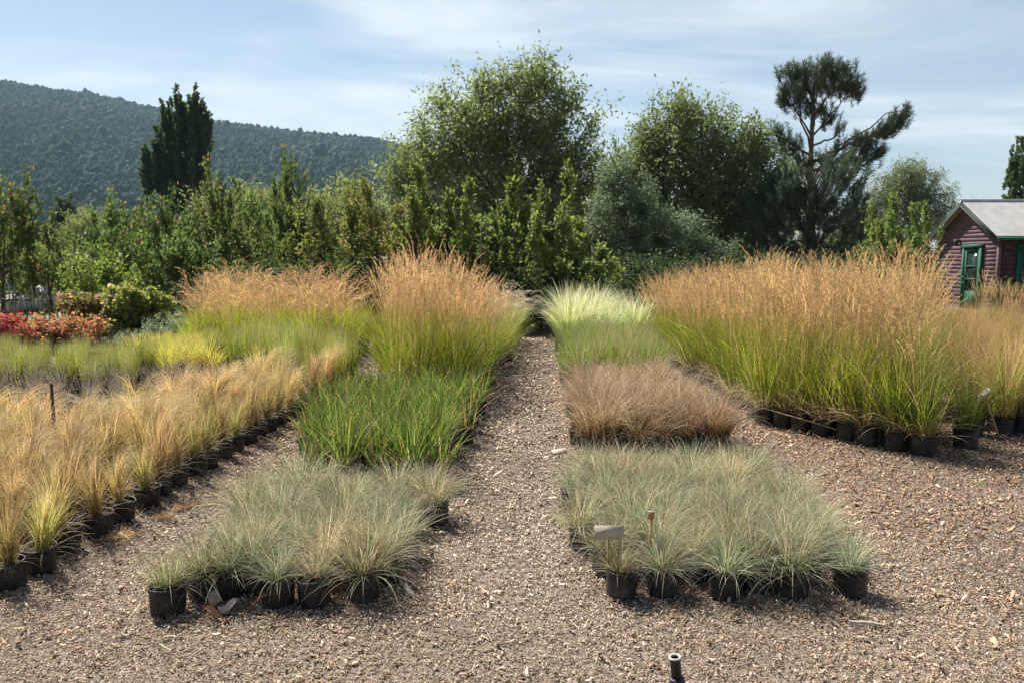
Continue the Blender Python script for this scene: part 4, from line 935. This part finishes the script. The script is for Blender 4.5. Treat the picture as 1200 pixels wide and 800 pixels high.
# ------------------------------------------------------------------ ground
def ground_mat():
    m, nt, out = new_mat('garden_soil_and_dry_grass')
    tc = N(nt, 'ShaderNodeTexCoord')
    n1 = N(nt, 'ShaderNodeTexNoise'); n1.inputs['Scale'].default_value = .35; n1.inputs['Detail'].default_value = 8
    n2 = N(nt, 'ShaderNodeTexNoise'); n2.inputs['Scale'].default_value = 14; n2.inputs['Detail'].default_value = 8
    for n in (n1, n2): L(nt, tc.outputs['Object'], n.inputs['Vector'])
    cr = N(nt, 'ShaderNodeValToRGB'); e = cr.color_ramp.elements
    e[0].position = .35; e[0].color = (.07, .08, .03, 1); e[1].position = .68; e[1].color = (.26, .20, .11, 1)
    ad = N(nt, 'ShaderNodeMath', operation='ADD'); ms = N(nt, 'ShaderNodeMath', operation='MULTIPLY'); ms.inputs[1].default_value = .5
    L(nt, n1.outputs[0], ad.inputs[0]); L(nt, n2.outputs[0], ad.inputs[1]); L(nt, ad.outputs[0], ms.inputs[0]); L(nt, ms.outputs[0], cr.inputs[0])
    pb = N(nt, 'ShaderNodeBsdfPrincipled'); pb.inputs['Roughness'].default_value = .95
    L(nt, cr.outputs[0], pb.inputs['Base Color'])
    b = N(nt, 'ShaderNodeBump'); b.inputs['Strength'].default_value = .6; b.inputs['Distance'].default_value = .05
    L(nt, n2.outputs[0], b.inputs['Height']); L(nt, b.outputs[0], pb.inputs['Normal']); L(nt, pb.outputs[0], out.inputs[0])
    return m
def mulch_mat():
    m, nt, out = new_mat('bark_mulch')
    tc = N(nt, 'ShaderNodeTexCoord')
    v1 = N(nt, 'ShaderNodeTexVoronoi'); v1.inputs['Scale'].default_value = 75; v1.inputs['Randomness'].default_value = 1
    v2 = N(nt, 'ShaderNodeTexVoronoi'); v2.inputs['Scale'].default_value = 150
    nw = N(nt, 'ShaderNodeTexNoise'); nw.inputs['Scale'].default_value = 40; nw.inputs['Detail'].default_value = 4
    L(nt, tc.outputs['Object'], nw.inputs['Vector'])
    mxv = N(nt, 'ShaderNodeMixRGB'); mxv.inputs[0].default_value = .03
    L(nt, tc.outputs['Object'], mxv.inputs[1]); L(nt, nw.outputs['Color'], mxv.inputs[2])
    for v in (v1, v2): L(nt, mxv.outputs[0], v.inputs['Vector'])
    big = N(nt, 'ShaderNodeTexNoise'); big.inputs['Scale'].default_value = .9; big.inputs['Detail'].default_value = 6
    L(nt, tc.outputs['Object'], big.inputs['Vector'])
    cr = N(nt, 'ShaderNodeValToRGB'); e = cr.color_ramp.elements
    e[0].position = 0.05; e[0].color = (.05, .038, .028, 1); e[1].position = .95; e[1].color = (.36, .30, .24, 1)
    for p, c in ((.3, (.13, .10, .075, 1)), (.55, (.20, .16, .125, 1)), (.75, (.28, .23, .185, 1))):
        k = e.new(p); k.color = c
    sep = N(nt, 'ShaderNodeSeparateColor'); L(nt, v1.outputs['Color'], sep.inputs[0])
    sep2 = N(nt, 'ShaderNodeSeparateColor'); L(nt, v2.outputs['Color'], sep2.inputs[0])
    av = N(nt, 'ShaderNodeMix'); av.inputs[0].default_value = .45
    L(nt, sep.outputs[0], av.inputs[2]); L(nt, sep2.outputs[1], av.inputs[3]); L(nt, av.outputs[0], cr.inputs[0])
    hs = N(nt, 'ShaderNodeHueSaturation')
    mr = N(nt, 'ShaderNodeMapRange'); mr.inputs[1].default_value = .3; mr.inputs[2].default_value = .7; mr.inputs[3].default_value = .82; mr.inputs[4].default_value = 1.12
    L(nt, big.outputs[0], mr.inputs[0]); L(nt, mr.outputs[0], hs.inputs['Value']); L(nt, cr.outputs[0], hs.inputs['Color'])
    pb = N(nt, 'ShaderNodeBsdfPrincipled'); pb.inputs['Roughness'].default_value = .95; pb.inputs['Specular IOR Level'].default_value = .15
    L(nt, hs.outputs[0], pb.inputs['Base Color'])
    b1 = N(nt, 'ShaderNodeBump'); b1.inputs['Strength'].default_value = .9; b1.inputs['Distance'].default_value = .012
    L(nt, av.outputs[0], b1.inputs['Height']); L(nt, b1.outputs[0], pb.inputs['Normal']); L(nt, pb.outputs[0], out.inputs[0])
    return m
g = MB()
xs = np.concatenate([-np.geomspace(4000, 20, 14), np.linspace(-16, 16, 9), np.geomspace(20, 4000, 14)]); ys = np.concatenate([[-400, -60, -10], np.linspace(0, 40, 11), np.geomspace(60, 4000, 14)])
Xg, Yg = np.meshgrid(xs, ys); n = len(xs)
g.add(np.stack([Xg, Yg, np.zeros_like(Xg)], 2), [[i * n + j, i * n + j + 1, (i + 1) * n + j + 1, (i + 1) * n + j] for i in range(len(ys) - 1) for j in range(n - 1)])
tag(g.build('ground', ground_mat()), kind='structure')
g = MB(); rng = np.random.default_rng(77)
xs = np.linspace(-9, 9.5, 120); ys = np.linspace(-2, 17.2, 130); Xg, Yg = np.meshgrid(xs, ys); n = len(xs)
Zg = .008 + .004 * np.sin(Xg * 2.1 + np.sin(Yg * 1.3)) * np.sin(Yg * 1.7 + Xg)
g.add(np.stack([Xg, Yg, Zg], 2), [[i * n + j, i * n + j + 1, (i + 1) * n + j + 1, (i + 1) * n + j] for i in range(len(ys) - 1) for j in range(n - 1)])
tag(g.build('mulch_path', mulch_mat(), smooth=True), kind='structure')

# loose chips on the mulch
def chips(seed, n, xr, yr, size, keep=None, fine=False):
    rng = np.random.default_rng(seed)
    x = rng.uniform(*xr, n); y = rng.uniform(*yr, n)
    if keep is not None:
        k = keep(x, y, rng); x, y = x[k], y[k]
    n = len(x)
    l = size * np.exp(rng.normal(0, .45, n)); w = l * rng.uniform(.16, .5, n)
    a = rng.random(n) * 2 * PI; p = rng.normal(0, .42, n); r = rng.normal(0, .55, n)
    u = np.stack([np.cos(a) * np.cos(p), np.sin(a) * np.cos(p), np.sin(p)], 1)
    v = np.stack([-np.sin(a) * np.cos(r), np.cos(a) * np.cos(r), np.sin(r)], 1)
    nn = np.cross(u, v)
    c = np.stack([x, y, .010 + np.abs(np.sin(p)) * l * .5 + .004 + rng.random(n) * .006], 1)
    bend = (l * rng.normal(0, .12, n))[:, None] * nn
    s = rng.uniform(.5, 1., (n, 2))
    th = (.0016 + .08 * w)[:, None] * nn
    top = np.stack([c - u * l[:, None] / 2 - v * (w * s[:, 0])[:, None] / 2, c - u * l[:, None] / 2 + v * (w * s[:, 0])[:, None] / 2, c + bend - v * w[:, None] / 2, c + bend + v * w[:, None] / 2,
        c + u * l[:, None] / 2 - v * (w * s[:, 1])[:, None] / 2, c + u * l[:, None] / 2 + v * (w * s[:, 1])[:, None] / 2], 1)
    V = np.concatenate([top, top - th[:, None]], 1)
    q = np.array([[0, 2, 3, 1], [2, 4, 5, 3], [0, 6, 8, 2], [2, 8, 10, 4], [1, 3, 9, 7], [3, 5, 11, 9], [4, 10, 11, 5], [0, 1, 7, 6]])
    Q = (np.arange(n) * 12)[:, None, None] + q[None]
    pal = np.array([(.39, .305, .225), (.27, .20, .14), (.50, .415, .33), (.13, .09, .06), (.33, .225, .15), (.60, .53, .45), (.06, .042, .03)])
    pr = np.array([.24, .21, .13, .15, .15, .04, .08])
    tan = np.clip((3.55 - y) / .5 + .25 * np.sin(x * 2.3 + 1) , 0, 1)[:, None]
    C = pal[rng.choice(len(pal), n, p=pr)] * np.exp(rng.normal(0, .2, n))[:, None]
    patch = np.sin(x * 1.7 + 2 * np.sin(y * .9)) * np.sin(y * 1.3 + 1.5 * np.sin(x * .8)) * .5 + np.sin(x * 4.1 + y * 2.7) * np.sin(y * 3.6 - x) * .3
    lum = C.mean(1, keepdims=True)
    grey = np.clip(1 - np.abs(x - .1) / .7, 0, 1)[:, None] * .4                      # the trodden path is greyer
    C = C * (1 - grey) + lum * np.array((1.09, 1.0, .91)) * grey
    brown = (np.clip((x - 1.6) / .8, 0, 1) * np.clip((y - 3.8) / .8, 0, 1) * .75 + .25 * np.clip(patch, 0, 1))[:, None]
    C = C * (1 - brown * np.array((.18, .29, .36)))
    C = C * np.exp(.30 * patch)[:, None] * np.array((1.24, 1.17, 1.10)) * (1 + .6 * grey)
    C = C * (1 - tan * .4) + np.array((.37, .265, .18)) * tan * .4
    return V, Q, np.repeat(C[:, None], 12, 1)
ck = MB()
fr = lambda x, y, rng: np.abs(x) < y * .68 + .2 + rng.exponential(.7, len(x))
for sd, n_, xr, yr, sz in ((1, 96000, (-4.5, 4.7), (2.4, 4.4), .0105), (2, 86000, (-5.2, 5.6), (4.4, 6.6), .0135), (3, 80000, (-3.6, 8), (6.6, 10), .019), (4, 16000, (-2.2, 3), (10, 16), .028), (5, 26000, (-2.6, 2.6), (2.4, 3.9), .0065)):
    V, Q, C = chips(sd, n_, xr, yr, sz, fr); ck.add(V, Q, C)
rs = np.random.default_rng(55); nl = 900
lx = rs.uniform(-3.2, 4.2, nl); ly = 2.8 + 5.2 * rs.random(nl) ** .9
edge = (np.abs(np.abs(lx - .0) - .6) < .45) | (rs.random(nl) < .4); lx, ly = lx[edge], ly[edge]; nl = len(lx)
blades(ck, rs, nl, 0, 0, (.05, .16), .0028, (1.45, 1.56), (.0, .12), 4, ((.42, .33, .2), (.52, .42, .28), (.55, .46, .32)), base=np.stack([lx, ly, np.full(nl, .026)], 1), az=rs.random(nl) * 6.28, jit=.3)
tag(ck.build('wood_chips', M_CHIP), 'brown and grey wood chips and bark scattered over the mulch', 'wood chips', kind='stuff')

# ------------------------------------------------------------------ the wooded hill
def ridge(x):
    xs = [-3200, -2200, -1500, -1028, -857, -600, -428, -265, -60, 150, 420, 800]; zs = [455, 436, 392, 351, 326, 273, 250, 236, 188, 110, 40, 0]
    return np.interp(x, xs, zs)
def hill_z(x, y):
    t = np.clip((y - 480) / (1600 - 480), 0, 1.6)
    prof = np.where(t <= 1, np.sin(np.clip(t, 0, 1) * PI / 2) ** .8 * np.maximum(y, 1) / 1600, np.cos((t - 1) * PI / 1.3))
    x0 = x * 1600 / np.maximum(y, 700)
    gully = 7 * np.sin(x0 * .012 + t * 2) + 5 * np.sin(x0 * .027 - t * 3) + 4 * np.sin(x0 * .006 + t * 9)
    return np.maximum((ridge(x0) - 8) * prof + gully * np.clip(t * (1.02 - t), 0, 1) * 2, -1)
hm = MB(); xs = np.linspace(-3200, 900, 110); ys = np.linspace(500, 2200, 60); Xg, Yg = np.meshgrid(xs, ys); n = len(xs)
hm.add(np.stack([Xg, Yg, hill_z(Xg, Yg) - .5], 2), [[i * n + j, i * n + j + 1, (i + 1) * n + j + 1, (i + 1) * n + j] for i in range(len(ys) - 1) for j in range(n - 1)], np.array((.05, .065, .03)))
tag(hm.build('hill', col_mat('hill_ground', .95, .1, .4, .02), smooth=True), kind='structure')
rng = np.random.default_rng(9)
n = 46000
fy = 520 + (1640 - 520) * rng.random(n) ** .75; fx = X(rng.uniform(-50, 700, n), fy); fz = hill_z(fx, fy)
k = fz > 2; fx, fy, fz = fx[k], fy[k], fz[k]; n = len(fx)
patch = np.sin(fx * .013 + 1.5 * np.sin(fy * .007)) * np.sin(fy * .011 + fx * .004)
hh = np.exp(rng.normal(0, .30, n)) * 6.2 * (1 + .3 * patch); rr = hh * rng.uniform(.30, .54, n)
lev = np.array([(.0, .8), (.3, 1.0), (.6, .80), (.86, .48), (1.0, .12)]); sd = 6
an = np.arange(sd) / sd * 2 * PI
jr = 1 + rng.normal(0, .26, (n, len(lev), sd))
Vx = fx[:, None, None] + rr[:, None, None] * lev[None, :, 1, None] * jr * np.cos(an)[None, None]
Vy = fy[:, None, None] + rr[:, None, None] * lev[None, :, 1, None] * jr * np.sin(an)[None, None]
Vz = fz[:, None, None] + hh[:, None, None] * (lev[None, :, 0, None] + rng.normal(0, .07, (n, len(lev), sd)))
q = np.array([[i * sd + j, i * sd + (j + 1) % sd, (i + 1) * sd + (j + 1) % sd, (i + 1) * sd + j] for i in range(len(lev) - 1) for j in range(sd)])
C = np.array((.018, .031, .014)) * np.exp(rng.normal(0, .26, n) + .25 * patch)[:, None] * (1 + rng.normal(0, .14, (n, 3)))
fo = MB(); fo.add(np.stack([Vx, Vy, Vz], 3), (np.arange(n) * len(lev) * sd)[:, None, None] + q[None], np.repeat(C[:, None], len(lev) * sd, 1))
tag(fo.build('hill_forest', leaf_mat('forest_canopy', .1, .8, .1, 0), smooth=True), 'dense dark forest covering the far hill', 'forest', kind='stuff')

# haze between here and the hill
HAZE = 0.0001
if HAZE:
    m, nt, out = new_mat('air_haze')
    pv = N(nt, 'ShaderNodeVolumePrincipled'); pv.inputs['Color'].default_value = (.48, .76, .95, 1); pv.inputs['Density'].default_value = HAZE; pv.inputs['Anisotropy'].default_value = .2
    L(nt, pv.outputs[0], out.inputs['Volume']); m.cycles.homogeneous_volume = True
    hb = MB(); hb.box((0, 1000, 215), (7000, 2600, 440)); o = hb.build('haze', m); tag(o, 'thin blue air haze over the valley', 'haze', kind='stuff')

# ------------------------------------------------------------------ light, sky, camera
SKYX, SKYY = 31.1, 3.3
EL, AZ = math.radians(52), math.radians(-42)      # sun high, behind the trees and a little to the left
sd_ = bpy.data.lights.new('sun', 'SUN'); sd_.energy = 5.0; sd_.angle = math.radians(.5); sd_.color = (1, .95, .87)
so = bpy.data.objects.new('sun', sd_); COL.objects.link(so)
D = Vector((math.sin(AZ) * math.cos(EL), math.cos(AZ) * math.cos(EL), math.sin(EL)))
so.rotation_euler = (-D).to_track_quat('-Z', 'Y').to_euler(); so.location = (0, 0, 40)

w = bpy.data.worlds.new('World'); SC.world = w; w.use_nodes = True
nt = w.node_tree; nt.nodes.clear()
out = N(nt, 'ShaderNodeOutputWorld'); bg = N(nt, 'ShaderNodeBackground'); bg.inputs[1].default_value = .052
sky = N(nt, 'ShaderNodeTexSky'); sky.sky_type = 'NISHITA'; sky.sun_disc = False; sky.sun_elevation = EL; sky.sun_rotation = AZ
sky.air_density = 1.0; sky.dust_density = .6; sky.ozone_density = 1.5
tc = N(nt, 'ShaderNodeTexCoord')
sx = N(nt, 'ShaderNodeSeparateXYZ'); L(nt, tc.outputs['Generated'], sx.inputs[0])
zc = N(nt, 'ShaderNodeMath', operation='MAXIMUM'); zc.inputs[1].default_value = .0; L(nt, sx.outputs[2], zc.inputs[0])
za = N(nt, 'ShaderNodeMath', operation='ADD'); za.inputs[1].default_value = .16; L(nt, zc.outputs[0], za.inputs[0])
dx = N(nt, 'ShaderNodeMath', operation='DIVIDE'); dy = N(nt, 'ShaderNodeMath', operation='DIVIDE')
L(nt, sx.outputs[0], dx.inputs[0]); L(nt, za.outputs[0], dx.inputs[1]); L(nt, sx.outputs[1], dy.inputs[0]); L(nt, za.outputs[0], dy.inputs[1])
cm = N(nt, 'ShaderNodeCombineXYZ'); L(nt, dx.outputs[0], cm.inputs[0]); L(nt, dy.outputs[0], cm.inputs[1])
mp = N(nt, 'ShaderNodeMapping'); mp.inputs['Rotation'].default_value = (0, 0, math.radians(22)); mp.inputs['Scale'].default_value = (.55, 1.15, 1); mp.inputs['Location'].default_value = (SKYX, SKYY, 0)
L(nt, cm.outputs[0], mp.inputs[0])
c1 = N(nt, 'ShaderNodeTexNoise'); c1.inputs['Scale'].default_value = .9; c1.inputs['Detail'].default_value = 9; c1.inputs['Roughness'].default_value = .55; c1.inputs['Distortion'].default_value = .8
L(nt, mp.outputs[0], c1.inputs['Vector'])
cr = N(nt, 'ShaderNodeMapRange'); cr.interpolation_type = 'SMOOTHSTEP'; cr.inputs[1].default_value = .37; cr.inputs[2].default_value = .67; cr.inputs[3].default_value = .03; cr.inputs[4].default_value = .95
L(nt, c1.outputs[0], cr.inputs[0])
fd = N(nt, 'ShaderNodeMapRange'); fd.interpolation_type = 'SMOOTHSTEP'; fd.inputs[1].default_value = -.15; fd.inputs[2].default_value = .40
L(nt, sx.outputs[1], fd.inputs[0])
lo = N(nt, 'ShaderNodeMapRange'); lo.inputs[1].default_value = .0; lo.inputs[2].default_value = .42; lo.inputs[3].default_value = .32; lo.inputs[4].default_value = .0
L(nt, sx.outputs[2], lo.inputs[0])
la_ = N(nt, 'ShaderNodeMath', operation='ADD'); la_.use_clamp = True; L(nt, cr.outputs[0], la_.inputs[0]); L(nt, lo.outputs[0], la_.inputs[1])
cf = N(nt, 'ShaderNodeMath', operation='MULTIPLY'); L(nt, la_.outputs[0], cf.inputs[0]); L(nt, fd.outputs[0], cf.inputs[1])
mx = N(nt, 'ShaderNodeMixRGB'); mx.inputs[2].default_value = (8.2, 8.7, 9.2, 1)
L(nt, cf.outputs[0], mx.inputs[0]); L(nt, sky.outputs[0], mx.inputs[1]); L(nt, mx.outputs[0], bg.inputs[0]); L(nt, bg.outputs[0], out.inputs[0])

cam = bpy.data.cameras.new('camera'); co = bpy.data.objects.new('camera', cam); COL.objects.link(co)
cam.sensor_width = 36; cam.lens = 36 * F / 1200; cam.clip_end = 12000; cam.clip_start = .05
co.location = (0, 0, EYE); co.rotation_euler = (PI / 2 - PITCH, 0, 0)
SC.camera = co
SC.view_settings.view_transform = 'Standard'; SC.view_settings.look = 'None'; SC.view_settings.exposure = 1.03; SC.view_settings.gamma = 1
SC.cycles.use_denoising = True; SC.cycles.denoising_prefilter = 'NONE'; SC.cycles.use_adaptive_sampling = False; SC.cycles.max_bounces = 8; SC.cycles.diffuse_bounces = 3; SC.cycles.transmission_bounces = 4; SC.cycles.glossy_bounces = 2; SC.cycles.volume_bounces = 0
